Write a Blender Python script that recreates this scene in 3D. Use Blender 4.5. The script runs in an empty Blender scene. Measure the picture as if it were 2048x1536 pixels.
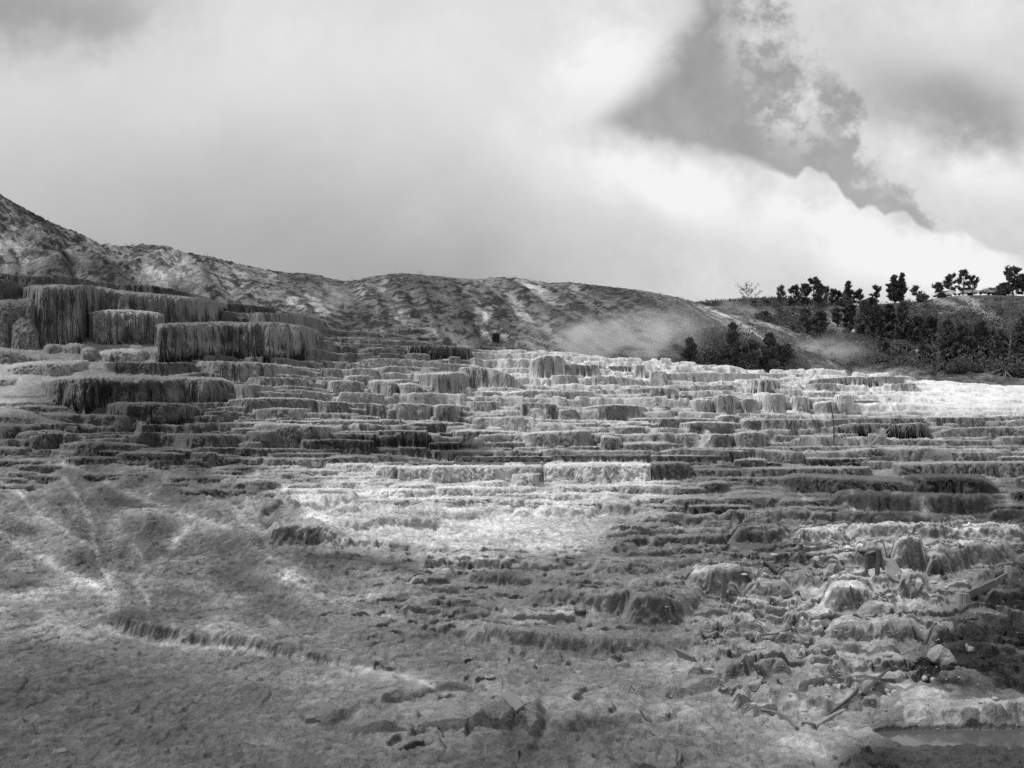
import bpy, math, numpy as np, random
from mathutils import Vector, Matrix
SC = bpy.context.scene
COL = SC.collection
FPX, V0, U0 = 1600.0, 900.0, 1024.0        # focal length, eye level and centre column of the 2048 px photograph
rad = math.radians

# ------------------------------------------------------------------ camera
cam = bpy.data.cameras.new('camera'); camo = bpy.data.objects.new('camera', cam); COL.objects.link(camo)
cam.sensor_width = 36.0; cam.lens = 36.0 * FPX / 2048.0
cam.shift_y = (V0 - 768.0) / 2048.0
cam.clip_start = 0.1; cam.clip_end = 4000.0
camo.location = (0, 0, 0); camo.rotation_euler = (rad(90), 0, 0)
SC.camera = camo

# ------------------------------------------------------------------ sun
SUN_EL, SUN_AZ = rad(50), rad(-110)        # azimuth measured from +Y towards +X: the sun stands to the left
sd = Vector((math.sin(SUN_AZ) * math.cos(SUN_EL), math.cos(SUN_AZ) * math.cos(SUN_EL), math.sin(SUN_EL)))
sun = bpy.data.lights.new('sun', 'SUN'); suno = bpy.data.objects.new('sun', sun); COL.objects.link(suno)
sun.energy = 2.6; sun.angle = rad(1.2); sun.color = (1.0, 1.0, 1.0)
suno.rotation_euler = sd.to_track_quat('Z', 'Y').to_euler()
SC.view_settings.view_transform = 'Standard'; SC.view_settings.look = 'None'
SC.view_settings.exposure = 0.0; SC.view_settings.gamma = 1.0
SC.render.engine = 'CYCLES'
SC.cycles.max_bounces = 5; SC.cycles.diffuse_bounces = 3; SC.cycles.glossy_bounces = 2
SC.cycles.volume_bounces = 1; SC.cycles.transparent_max_bounces = 8
SC.cycles.volume_step_rate = 2.0
SC.cycles.use_denoising = False; SC.cycles.sample_clamp_indirect = 3.0; SC.cycles.sample_clamp_direct = 6.0
try:
    SC.cycles.denoiser = 'OPENIMAGEDENOISE'
    SC.cycles.denoising_prefilter = 'ACCURATE'
    SC.cycles.denoising_input_passes = 'RGB_ALBEDO_NORMAL'
except Exception: pass

# ------------------------------------------------------------------ node helpers
class NT:
    def __init__(s, tree): s.t = tree; s.n = tree.nodes; s.l = tree.links
    def put(s, sock, v):
        if v is None: return
        if isinstance(v, bpy.types.NodeSocket): s.l.new(v, sock)
        else: sock.default_value = v
    def new(s, ty, **kw):
        nd = s.n.new(ty)
        for k, v in kw.items(): setattr(nd, k, v)
        return nd
    def m(s, op, a, b=None, c=None, clamp=False):
        nd = s.new('ShaderNodeMath', operation=op); nd.use_clamp = clamp
        for i, x in enumerate((a, b, c)):
            if x is not None: s.put(nd.inputs[i], x)
        return nd.outputs[0]
    def ss(s, x, a, b, lo=0.0, hi=1.0, kind='SMOOTHSTEP'):
        nd = s.new('ShaderNodeMapRange', interpolation_type=kind)
        s.put(nd.inputs[0], x); s.put(nd.inputs[1], a); s.put(nd.inputs[2], b); s.put(nd.inputs[3], lo); s.put(nd.inputs[4], hi)
        return nd.outputs[0]
    def noise(s, vec, scale, detail=4.0, rough=0.55, dist=0.0, ty='FBM'):
        nd = s.new('ShaderNodeTexNoise', noise_dimensions='3D'); nd.noise_type = ty
        if vec is not None: s.l.new(vec, nd.inputs['Vector'])
        s.put(nd.inputs['Scale'], scale); s.put(nd.inputs['Detail'], detail); s.put(nd.inputs['Roughness'], rough); s.put(nd.inputs['Distortion'], dist)
        return nd.outputs[0]
    def comb(s, x, y, z):
        nd = s.new('ShaderNodeCombineXYZ'); s.put(nd.inputs[0], x); s.put(nd.inputs[1], y); s.put(nd.inputs[2], z); return nd.outputs[0]
    def mixf(s, f, a, b):
        nd = s.new('ShaderNodeMix', data_type='FLOAT'); s.put(nd.inputs[0], f); s.put(nd.inputs[2], a); s.put(nd.inputs[3], b); return nd.outputs[0]

def lin(v):                                  # 0..255 display value -> linear
    v = v / 255.0
    return v / 12.92 if v <= 0.04045 else ((v + 0.055) / 1.055) ** 2.4

# ------------------------------------------------------------------ sky (world)
def build_world():
    w = bpy.data.worlds.new('World'); SC.world = w; w.use_nodes = True
    N = NT(w.node_tree); w.node_tree.nodes.clear()
    out = N.new('ShaderNodeOutputWorld'); bg = N.new('ShaderNodeBackground'); N.l.new(bg.outputs[0], out.inputs[0])
    sky = N.new('ShaderNodeTexSky', sky_type='NISHITA'); sky.sun_disc = False
    sky.sun_elevation = SUN_EL; sky.sun_rotation = SUN_AZ % (2 * math.pi)
    bw = N.new('ShaderNodeRGBToBW'); N.l.new(sky.outputs[0], bw.inputs[0])
    tc = N.new('ShaderNodeTexCoord'); sx = N.new('ShaderNodeSeparateXYZ'); N.l.new(tc.outputs['Generated'], sx.inputs[0])
    ay = N.m('MAXIMUM', N.m('ABSOLUTE', sx.outputs[1]), 0.12)
    P = N.m('MULTIPLY_ADD', N.m('DIVIDE', sx.outputs[0], ay), 1.6, 1.024)
    Q = N.m('MULTIPLY_ADD', N.m('DIVIDE', sx.outputs[2], ay), -1.6, 0.9)
    vec = N.comb(P, Q, 0.0)
    n1 = N.m('SUBTRACT', N.noise(vec, 3.0, 9.0, 0.6, 0.3), 0.5)
    n2 = N.m('SUBTRACT', N.noise(N.comb(P, Q, 3.7), 9.0, 8.0, 0.6), 0.5)
    n3 = N.m('SUBTRACT', N.noise(N.comb(P, Q, 8.1), 28.0, 6.0, 0.6), 0.5)
    Pw = N.m('ADD', P, N.m('ADD', N.m('MULTIPLY', n1, 0.22), N.m('MULTIPLY', n2, 0.10))); Qw = N.m('ADD', Q, N.m('ADD', N.m('MULTIPLY', n2, 0.12), N.m('MULTIPLY', n3, 0.04)))
    def blob(p, q, sp, sq, ang=0.0, x=None, y=None):
        a = N.m('SUBTRACT', x or Pw, p); b = N.m('SUBTRACT', y or Qw, q)
        c, s_ = math.cos(ang), math.sin(ang)
        aa = N.m('ADD', N.m('MULTIPLY', a, c / sp), N.m('MULTIPLY', b, s_ / sp))
        bb = N.m('ADD', N.m('MULTIPLY', a, -s_ / sq), N.m('MULTIPLY', b, c / sq))
        r = N.m('ADD', N.m('MULTIPLY', aa, aa), N.m('MULTIPLY', bb, bb))
        return N.m('EXPONENT', N.m('MULTIPLY', r, -1.0))
    def curve(x, pts):
        nd = N.new('ShaderNodeFloatCurve'); cu = nd.mapping.curves[0]
        pts = [(p / 2.2, q + 0.15) for p, q in pts]
        cu.points[0].location = (0, pts[0][1]); cu.points[1].location = (1, pts[-1][1])
        for p in pts: cu.points.new(*p)
        for p in cu.points: p.handle_type = 'VECTOR'
        nd.mapping.update(); N.put(nd.inputs[1], N.m('DIVIDE', x, 2.2)); return N.m('SUBTRACT', nd.outputs[0], 0.15)
    # brightness of the cloud sheet in display units
    g = N.m('ADD', 0.845, N.m('MULTIPLY', n1, 0.10))
    def add(g, amp, b): return N.m('ADD', g, N.m('MULTIPLY', b, amp))
    g = add(g, 0.045, blob(0.85, 0.10, 0.55, 0.16))
    g = add(g, -0.20, blob(0.02, 0.02, 0.26, 0.075, 0.0))
    g = add(g, -0.05, blob(0.22, 0.05, 0.10, 0.05, -0.4))
    g = add(g, -0.14, blob(0.15, 0.56, 0.95, 0.20))
    g = add(g, -0.10, blob(0.85, 0.60, 0.38, 0.17, 0.3))
    g = add(g, -0.03, blob(0.35, 0.33, 0.5, 0.1))
    g = add(g, 0.08, blob(1.15, 0.33, 0.16, 0.07, 0.5))
    g = add(g, -0.17, blob(1.95, 0.23, 0.16, 0.06, 0.2))
    g = add(g, -0.08, blob(1.82, 0.17, 0.16, 0.07, 0.2))
    g = add(g, 0.03, blob(1.98, 0.03, 0.16, 0.06))
    g = add(g, 0.09, blob(1.98, 0.35, 0.15, 0.055, 0.15))
    g = add(g, 0.10, blob(1.22, 0.13, 0.08, 0.10, 0.7))
    # the gap of plain sky between the clouds
    E = [(0.0, 0.25), (1.12, 0.25), (1.2, 0.252), (1.3, 0.282), (1.4, 0.300), (1.5, 0.322), (1.56, 0.337), (1.59, 0.350), (1.62, 0.338), (1.655, 0.350),
         (1.69, 0.392), (1.72, 0.412), (1.74, 0.408), (1.77, 0.425), (1.81, 0.420), (1.835, 0.450), (1.87, 0.462), (1.93, 0.462), (1.98, 0.495), (2.15, 0.53)]
    TOP = [(0.0, 0.60), (1.12, 0.33), (1.19, 0.240), (1.25, 0.190), (1.30, 0.150), (1.34, 0.09), (1.37, 0.0), (1.41, -0.14), (1.50, -0.14), (1.55, 0.03), (1.59, 0.10),
           (1.65, 0.16), (1.69, 0.215), (1.73, 0.30), (1.79, 0.36), (1.84, 0.42), (1.875, 0.49), (1.95, 0.54), (2.15, 0.62)]
    bil = N.new('ShaderNodeTexVoronoi', feature='SMOOTH_F1'); N.l.new(N.comb(P, Q, 0.3), bil.inputs['Vector']); bil.inputs['Scale'].default_value = 24.0
    eL = N.m('ADD', N.m('ADD', curve(P, E), N.m('MULTIPLY', n2, N.ss(P, 1.3, 1.6, .12, .01))), N.m('ADD', N.m('MULTIPLY', n3, 0.022), N.m('MULTIPLY', N.m('SUBTRACT', bil.outputs[0], 0.35), 0.020)))
    eT = N.m('ADD', curve(N.m('ADD', P, N.m('ADD', N.m('MULTIPLY', n2, 0.22), N.m('MULTIPLY', n3, 0.04))), TOP), N.m('ADD', N.m('MULTIPLY', n2, 0.20), N.m('MULTIPLY', n3, 0.05)))
    soft = N.ss(P, 1.25, 1.6, 0.03, 0.006, 'LINEAR')
    below = N.ss(N.m('SUBTRACT', Q, eL), N.m('MULTIPLY', soft, -1.0), soft)        # 1 inside the cumulus bank
    above = N.m('SUBTRACT', 1.0, N.ss(N.m('DIVIDE', N.m('SUBTRACT', Q, eT), N.m('ADD', .05, N.m('MULTIPLY', blob(1.42, .0, .16, .14, 0, P, Q), .12))), -0.6, 1.2))      # 1 in the cloud above the gap
    bank = add(0.80, 0.19, blob(1.30, 0.36, 0.20, 0.075, 0.45))
    bank = add(bank, 0.15, blob(1.62, 0.43, 0.20, 0.09, 0.4)); bank = add(bank, 0.15, blob(1.95, 0.53, 0.24, 0.07, 0.2))
    bank = add(bank, 0.05, blob(1.75, 0.55, 0.4, 0.1)); bank = N.m('ADD', bank, N.m('ADD', N.m('MULTIPLY', n2, 0.08), N.m('MULTIPLY', n1, .06)))
    bank = add(bank, -0.045, blob(1.575, 0.395, 0.035, 0.016, 0.3)); bank = add(bank, -0.03, blob(1.62, 0.47, 0.06, 0.015, 0.2))
    leftw = N.ss(N.m('ADD', N.m('SUBTRACT', Pw, 1.13), N.m('MULTIPLY', N.m('SUBTRACT', Q, 0.3), -0.75)), -0.10, 0.12)
    inb = N.m('MULTIPLY', below, leftw)
    wisp = N.m('MULTIPLY', N.m('ADD', blob(1.60, 0.245, 0.085, 0.055, 0.3), N.m('MULTIPLY', blob(1.49, 0.09, 0.05, 0.09, -0.4), 0.55)), N.ss(N.m('ADD', n2, n3), -0.10, 0.16))
    hole = N.m('MULTIPLY', N.m('MULTIPLY', N.m('SUBTRACT', 1.0, below), N.m('SUBTRACT', 1.0, above)), N.m('SUBTRACT', 1.0, wisp))
    cloud = N.mixf(inb, g, bank)
    cloud = N.m('ADD', cloud, N.m('MULTIPLY', N.m('ADD', n2, N.m('MULTIPLY', n3, 0.5)), N.ss(P, 0.9, 1.5, 0.03, 0.13)))
    cl = N.m('POWER', N.m('MAXIMUM', N.m('MINIMUM', cloud, 0.955), 0.3), 2.25)
    clear = N.m('ADD', N.m('MULTIPLY', bw.outputs[0], 0.035), N.m('MULTIPLY', N.m('ADD', n1, 0.5), 0.10))
    clear = N.m('ADD', N.m('ADD', clear, 0.245), N.m('ADD', N.m('MULTIPLY', n2, .22), N.m('MULTIPLY', N.m('SUBTRACT', Q, .15), .14)))
    val = N.mixf(hole, cl, clear)
    c = N.new('ShaderNodeCombineColor'); 
    for i in range(3): N.l.new(val, c.inputs[i])
    N.l.new(c.outputs[0], bg.inputs[0]); bg.inputs[1].default_value = 1.0
build_world()

# ------------------------------------------------------------------ object helpers
def tag(o, label=None, cat=None, group=None, kind=None):
    if label: o['label'] = label
    if cat: o['category'] = cat
    if group: o['group'] = group
    if kind: o['kind'] = kind
    return o
def empty(name, loc, rz=0.0):
    o = bpy.data.objects.new(name, None); COL.objects.link(o); o.location = loc; o.rotation_euler = (0, 0, rz); o.empty_display_size = 0.3
    return o
def mesh_np(name, verts, faces, mat, parent=None, smooth=True, attrs=None):
    """faces: (M,k) int array"""
    verts = np.asarray(verts, np.float32); faces = np.asarray(faces, np.int32)
    me = bpy.data.meshes.new(name); k = faces.shape[1]; M = len(faces)
    me.vertices.add(len(verts)); me.vertices.foreach_set('co', verts.ravel())
    me.loops.add(M * k); me.loops.foreach_set('vertex_index', faces.ravel())
    me.polygons.add(M); me.polygons.foreach_set('loop_start', np.arange(0, M * k, k, dtype=np.int32))
    me.polygons.foreach_set('use_smooth', np.full(M, smooth, dtype=bool))
    me.update(calc_edges=True)
    for kx, a in (attrs or {}).items():
        at = me.attributes.new(kx, 'FLOAT', 'POINT'); at.data.foreach_set('value', np.asarray(a, np.float32).ravel())
    me.materials.append(mat)
    o = bpy.data.objects.new(name, me); COL.objects.link(o)
    if parent: o.parent = parent
    return o
class MB:
    def __init__(s): s.v = []; s.f = []
    def add(s, vs, fs):
        b = len(s.v); s.v += [tuple(v) for v in vs]; s.f += [tuple(b + i for i in f) for f in fs]
    def box(s, c, sx, sy, sz, R=None, taper=1.0):
        vs = []
        for k in (-1, 1):
            t = taper if k == 1 else 1.0
            for i, j in ((-1, -1), (1, -1), (1, 1), (-1, 1)):
                v = Vector((i * sx * t / 2, j * sy * t / 2, k * sz / 2))
                if R: v = R @ v
                vs.append(v + Vector(c))
        s.add(vs, [(3, 2, 1, 0), (4, 5, 6, 7), (0, 1, 5, 4), (1, 2, 6, 5), (2, 3, 7, 6), (3, 0, 4, 7)])
    def beam(s, a, b, w, h, up=(0, 0, 1)):
        a = Vector(a); b = Vector(b); d = (b - a); L = d.length; d.normalize()
        sd_ = d.cross(Vector(up)); 
        if sd_.length < 1e-4: sd_ = Vector((1, 0, 0))
        sd_.normalize(); u2 = sd_.cross(d)
        vs = [p + sd_ * (i * w / 2) + u2 * (j * h / 2) for p in (a, b) for i, j in ((-1, -1), (1, -1), (1, 1), (-1, 1))]
        s.add(vs, [(3, 2, 1, 0), (4, 5, 6, 7), (0, 1, 5, 4), (1, 2, 6, 5), (2, 3, 7, 6), (3, 0, 4, 7)])
    def tube(s, pts, rs, n=5):
        pts = [Vector(p) for p in pts]; b = len(s.v); k = len(pts)
        for i, p in enumerate(pts):
            d = (pts[min(i + 1, k - 1)] - pts[max(i - 1, 0)]); d = d.normalized() if d.length > 1e-6 else Vector((0, 0, 1))
            a = d.orthogonal().normalized() if abs(d.z) > .9 else d.cross(Vector((0, 0, 1))).normalized(); c = d.cross(a)
            for j in range(n):
                t = 2 * math.pi * j / n; s.v.append(tuple(p + (a * math.cos(t) + c * math.sin(t)) * rs[i]))
        for i in range(k - 1):
            for j in range(n):
                j2 = (j + 1) % n; s.f.append((b + i * n + j, b + i * n + j2, b + (i + 1) * n + j2, b + (i + 1) * n + j))
        s.f.append(tuple(b + j for j in reversed(range(n)))); s.f.append(tuple(b + (k - 1) * n + j for j in range(n)))
    def mesh(s, name, mat, smooth=False):
        me = bpy.data.meshes.new(name); me.from_pydata(s.v, [], s.f); me.materials.append(mat)
        if smooth: me.polygons.foreach_set('use_smooth', [True] * len(me.polygons))
        me.update(); return me
    def build(s, name, mat, parent=None, smooth=False, bevel=0.0):
        o = bpy.data.objects.new(name, s.mesh(name, mat, smooth)); COL.objects.link(o)
        if parent: o.parent = parent
        if bevel:
            m = o.modifiers.new('bevel', 'BEVEL'); m.width = bevel; m.segments = 2; m.limit_method = 'ANGLE'
        return o

# ------------------------------------------------------------------ noise on arrays
_rng = np.random.RandomState(11)
_T = (_rng.rand(4, 256, 256).astype(np.float32) * 2 - 1)
def vn(x, y, k=0):
    x = np.asarray(x, np.float32); y = np.asarray(y, np.float32)
    xi = np.floor(x); yi = np.floor(y); fx = x - xi; fy = y - yi
    xi = xi.astype(np.int32) & 255; yi = yi.astype(np.int32) & 255; x1 = (xi + 1) & 255; y1 = (yi + 1) & 255
    fx = fx * fx * (3 - 2 * fx); fy = fy * fy * (3 - 2 * fy); T = _T[k & 3]
    a = T[xi, yi]; b = T[x1, yi]; c = T[xi, y1]; d = T[x1, y1]
    a = a + (b - a) * fx; c = c + (d - c) * fx
    return a + (c - a) * fy
def fbm(x, y, f, octv=4, k=0, gain=0.5, rid=False):
    s = 0.0; a = 1.0; t = 0.0
    cx, sx = 0.8, 0.6; x = np.asarray(x, np.float32) * f + 13.7 * k; y = np.asarray(y, np.float32) * f + 5.3 * k
    for i in range(octv):
        n = vn(x, y, k + i)
        if rid: n = 1 - 2 * np.abs(n)
        s = s + a * n; t += a; a *= gain
        x, y = (cx * x - sx * y) * 2.03 + 7.1, (sx * x + cx * y) * 2.03 + 3.3
    return s / t
def sst(x, a, b):
    t = np.clip((x - a) / (b - a), 0, 1); return t * t * (3 - 2 * t)
def gsm(a, sig, axis):
    r = int(3 * sig + 1); k = np.exp(-0.5 * (np.arange(-r, r + 1) / sig) ** 2); k /= k.sum()
    ap = np.pad(a, [(r, r) if i == axis else (0, 0) for i in range(a.ndim)], mode='edge')
    out = np.zeros_like(a)
    for i, w in enumerate(k):
        sl = [slice(None)] * a.ndim; sl[axis] = slice(i, i + a.shape[axis]); out += w * ap[tuple(sl)]
    return out

# ------------------------------------------------------------------ terrain: base profile (level ground seen from 3.6 m up, then the rising spring terraces)
YK = np.array([4.2, 5, 7, 9, 12, 16, 21, 28, 36, 45, 55, 66, 78, 90, 96, 112.0])
UK = np.array([-320, 0, 300, 500, 700, 1000, 1300, 1600, 1850, 2048, 2400.0])
VK = np.array([
 [2271, 2052, 1723, 1540, 1375, 1255, 1135, 1015, 915, 835, 725, 625, 545, 528, 540, 600],
 [2271, 2052, 1723, 1540, 1383, 1265, 1145, 1025, 928, 848, 738, 642, 562, 545, 556, 610],
 [2271, 2052, 1723, 1540, 1390, 1270, 1150, 1030, 932, 858, 760, 672, 590, 566, 576, 630],
 [2271, 2052, 1723, 1541, 1392, 1270, 1150, 1035, 938, 868, 790, 716, 650, 622, 632, 660],
 [2271, 2052, 1723, 1542, 1394, 1270, 1150, 1040, 943, 876, 810, 750, 697, 668, 678, 710],
 [2271, 2052, 1723, 1543, 1396, 1270, 1155, 1045, 948, 885, 826, 776, 733, 704, 716, 745],
 [2271, 2052, 1723, 1543, 1396, 1270, 1155, 1047, 953, 890, 838, 790, 750, 722, 734, 760],
 [2271, 2052, 1723, 1543, 1394, 1265, 1152, 1048, 957, 895, 850, 808, 775, 750, 760, 775],
 [2271, 2052, 1723, 1543, 1394, 1262, 1150, 1048, 958, 900, 850, 813, 784, 762, 768, 780],
 [2271, 2052, 1723, 1543, 1396, 1262, 1150, 1050, 960, 903, 852, 816, 788, 770, 776, 785],
 [2271, 2052, 1723, 1543, 1396, 1262, 1150, 1050, 962, 905, 856, 820, 792, 774, 780, 790]], float)
DU = 2.0
US = np.arange(-260, 2310, DU); NU = len(US)
LY = np.arange(math.log(4.3), math.log(111), 5.6e-4); YS = np.exp(LY); NY = len(YS)
def base_v(us):
    A = np.stack([np.interp(LY, np.log(YK), VK[i]) for i in range(len(UK))], 1)      # NY x 11
    A = gsm(A, 90, 0)
    j = np.clip(np.searchsorted(UK, us) - 1, 0, len(UK) - 2); t = (us - UK[j]) / (UK[j + 1] - UK[j]); t = t * t * (3 - 2 * t)
    return A[:, j] * (1 - t) + A[:, j + 1] * t
VB = base_v(US)                                                    # smooth base, NY x NU, falling with distance
VBm = np.minimum.accumulate(VB, 0)
TX = ((US - U0) / FPX).astype(np.float32)                           # tan(azimuth)
Ycol = YS[:, None].astype(np.float32); X = (Ycol * TX[None, :])
Z = ((V0 - VB) / FPX * YS[:, None]).astype(np.float32)
Ug = np.broadcast_to(US[None, :].astype(np.float32), Z.shape)
Yg = np.broadcast_to(Ycol, Z.shape)

# stored fields
TONE = np.zeros(Z.shape, np.float32)                                # 0 = unset, else display value
SID = np.zeros(Z.shape, np.int16)

# gentle relief of the base
zone_t = sst(Yg, 27, 40) * (1 - sst(Yg, 88, 92))
Z += (0.10 * fbm(X, Yg, 0.22, 3, 1) * sst(Yg, 6, 12) * (1 - zone_t * .3)).astype(np.float32)
fgw = (1 - sst(Yg, 30, 38))
# left flank: gullies and ribs running down to the right
lf = (1 - sst(Ug, 620, 900)) * sst(Yg, 17, 24) * (1 - sst(Yg, 33, 40))
Z += (lf * (0.34 * fbm(X * 0.9 + Yg * 0.5, Yg * .45 - X * .2, 0.45, 4, 2, rid=True) + 0.10 * fbm(X, Yg, 1.4, 3, 3))).astype(np.float32)
del lf

# thin contour ledges everywhere on the slope (rimstone steps)
def ledges(Zin, step, steep, nz, w):
    q = (Zin + nz) / step; fl = np.floor(q); fr = q - fl
    s = np.minimum(fr / steep, 1.0); s = s * s * (3 - 2 * s)
    return Zin + w * ((fl + 0.93 * s + 0.07 * fr) * step - nz - Zin)
nz = (0.34 * fbm(X, Yg * 0.6, 0.16, 3, 4) + 0.34 * fbm(X, Yg * .6, 0.42, 4, 5) + (.045 * vn(X * 2.4, Yg * 1.1, 1)) - .22).astype(np.float32)
w1 = sst(Yg, 24, 32) * (1 - sst(Yg, 93, 97)) * (1 - .65 * sst(Ug, 1780, 1880) * sst(Yg, 59, 63)) * (1 - .72 * (1 - sst(Ug + 160 * vn(X * .5, Yg * .3, 2), 380, 660)) * (1 - sst(Yg + 3.5 * fbm(X, Yg * .3, .25, 3, 3), 34, 39)))
rl = np.random.RandomState(21)
def levels(lo, hi, s0, s1):
    L_ = [lo]
    while L_[-1] < hi: L_.append(L_[-1] + math.exp(rl.uniform(math.log(s0), math.log(s1))))
    return np.array(L_)
def terrace(Zin, LV, steep):
    k = np.clip(np.searchsorted(LV, Zin) - 1, 0, len(LV) - 2); a_ = LV[k]; g_ = LV[k + 1] - a_; fr = (Zin - a_) / g_
    s_ = np.clip(fr / steep, 0, 1); s_ = s_ * s_ * (3 - 2 * s_)
    return (a_ + g_ * (.965 * s_ + .035 * fr)).astype(np.float32)
w1 = w1 * (1 - .85 * (1 - sst(Ug, 330, 420)) * sst(Yg, 46, 50)) * (1 - .7 * sst(Ug, 540, 640) * (1 - sst(Ug, 1180, 1300)) * (1 - sst(Yg + 2 * vn(X * .4, Yg * .3, 1), 28, 31.5)))
Zn = Z + nz * np.clip((Yg - 22) / 18, .35, 1) * (1 - .8 * sst(Yg, 78, 88))
patch = fbm(X, Yg * .8, .12, 3, 13) + .35 * vn(X * .9, Yg * .5, 2)
far_ = levels(-3, 26, .38, 1.15); far2 = levels(-3.2, 26, .30, .85); far3 = levels(-3.1, 26, .5, 1.25)
Zt = np.where(patch < -.12, terrace(Zn, far_, .10), np.where(patch < .16, terrace(Zn, far2, .10), terrace(Zn, far3, .08)))
nr_ = levels(-4.2, 4, .11, .34); nr2 = levels(-4.25, 4, .08, .24); Zs = np.where(patch < 0, terrace(Zn, nr_, .13), terrace(Zn, nr2, .13))
q_ = Yg > (39.5 + 2.5 * vn(X * .25, Yg * .1, 3)); Zt = np.where(q_, Zt, Zs)
Zt = Zt + .16 * fbm(X, Yg * .5, .22, 3, 15) + .05 * vn(X * 1.3, Yg * .4, 3); Z = (Z + w1 * (Zt - Z)).astype(np.float32); del Zt, Zs, Zn, patch, q_
nz2 = (0.10 * fbm(X, Yg * 0.5, 0.30, 3, 6) + 0.05 * fbm(X, Yg * .7, 1.5, 3, 7)).astype(np.float32)
w2 = (1 - sst(Yg, 24, 32))
Z = ledges(Z, 0.065, 0.14, nz2, w2 * 0.85).astype(np.float32)
nz3 = (0.07 * fbm(X, Yg * 0.45, 0.8, 4, 9) + .03 * fbm(X, Yg * .6, 4.0, 2, 10)).astype(np.float32); Z = ledges(Z, 0.042, 0.16, nz3, (1 - sst(Yg, 20, 26)) * .9).astype(np.float32); del nz3
# broken blocky crust at the lower right
wr_ = np.maximum(sst(Ug, 1330, 1480) * sst(Yg, 10.5, 12) * (1 - sst(Yg, 27, 30)), sst(Ug, 1640, 1720) * (1 - sst(Yg, 9.4, 9.8))); nb = (0.34 * fbm(X, Yg, .55, 4, 8) + .05 * fbm(X, Yg, 3.0, 3, 9, rid=True)).astype(np.float32)
Zb = Z + .06 * fbm(X, Yg, .40, 3, 10, rid=True); Z = (Z + wr_ * (ledges(Zb, 0.17, 0.09, nb, .94) - Z)).astype(np.float32); del Zb, nb, wr_
# low lumpy banks over the middle foreground
wm_ = (1 - sst(Yg, 22, 28)) * sst(Yg, 8, 10) * sst(Ug, 500, 900) * (1 - sst(Ug, 1330, 1480)); nb = (0.40 * fbm(X, Yg * 1.2, .42, 4, 12)).astype(np.float32)
Z = (Z + wm_ * (ledges(Z, 0.15, 0.22, nb, .7) - Z)).astype(np.float32); del nb, wm_
del nz, nz2, w1, w2

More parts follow.
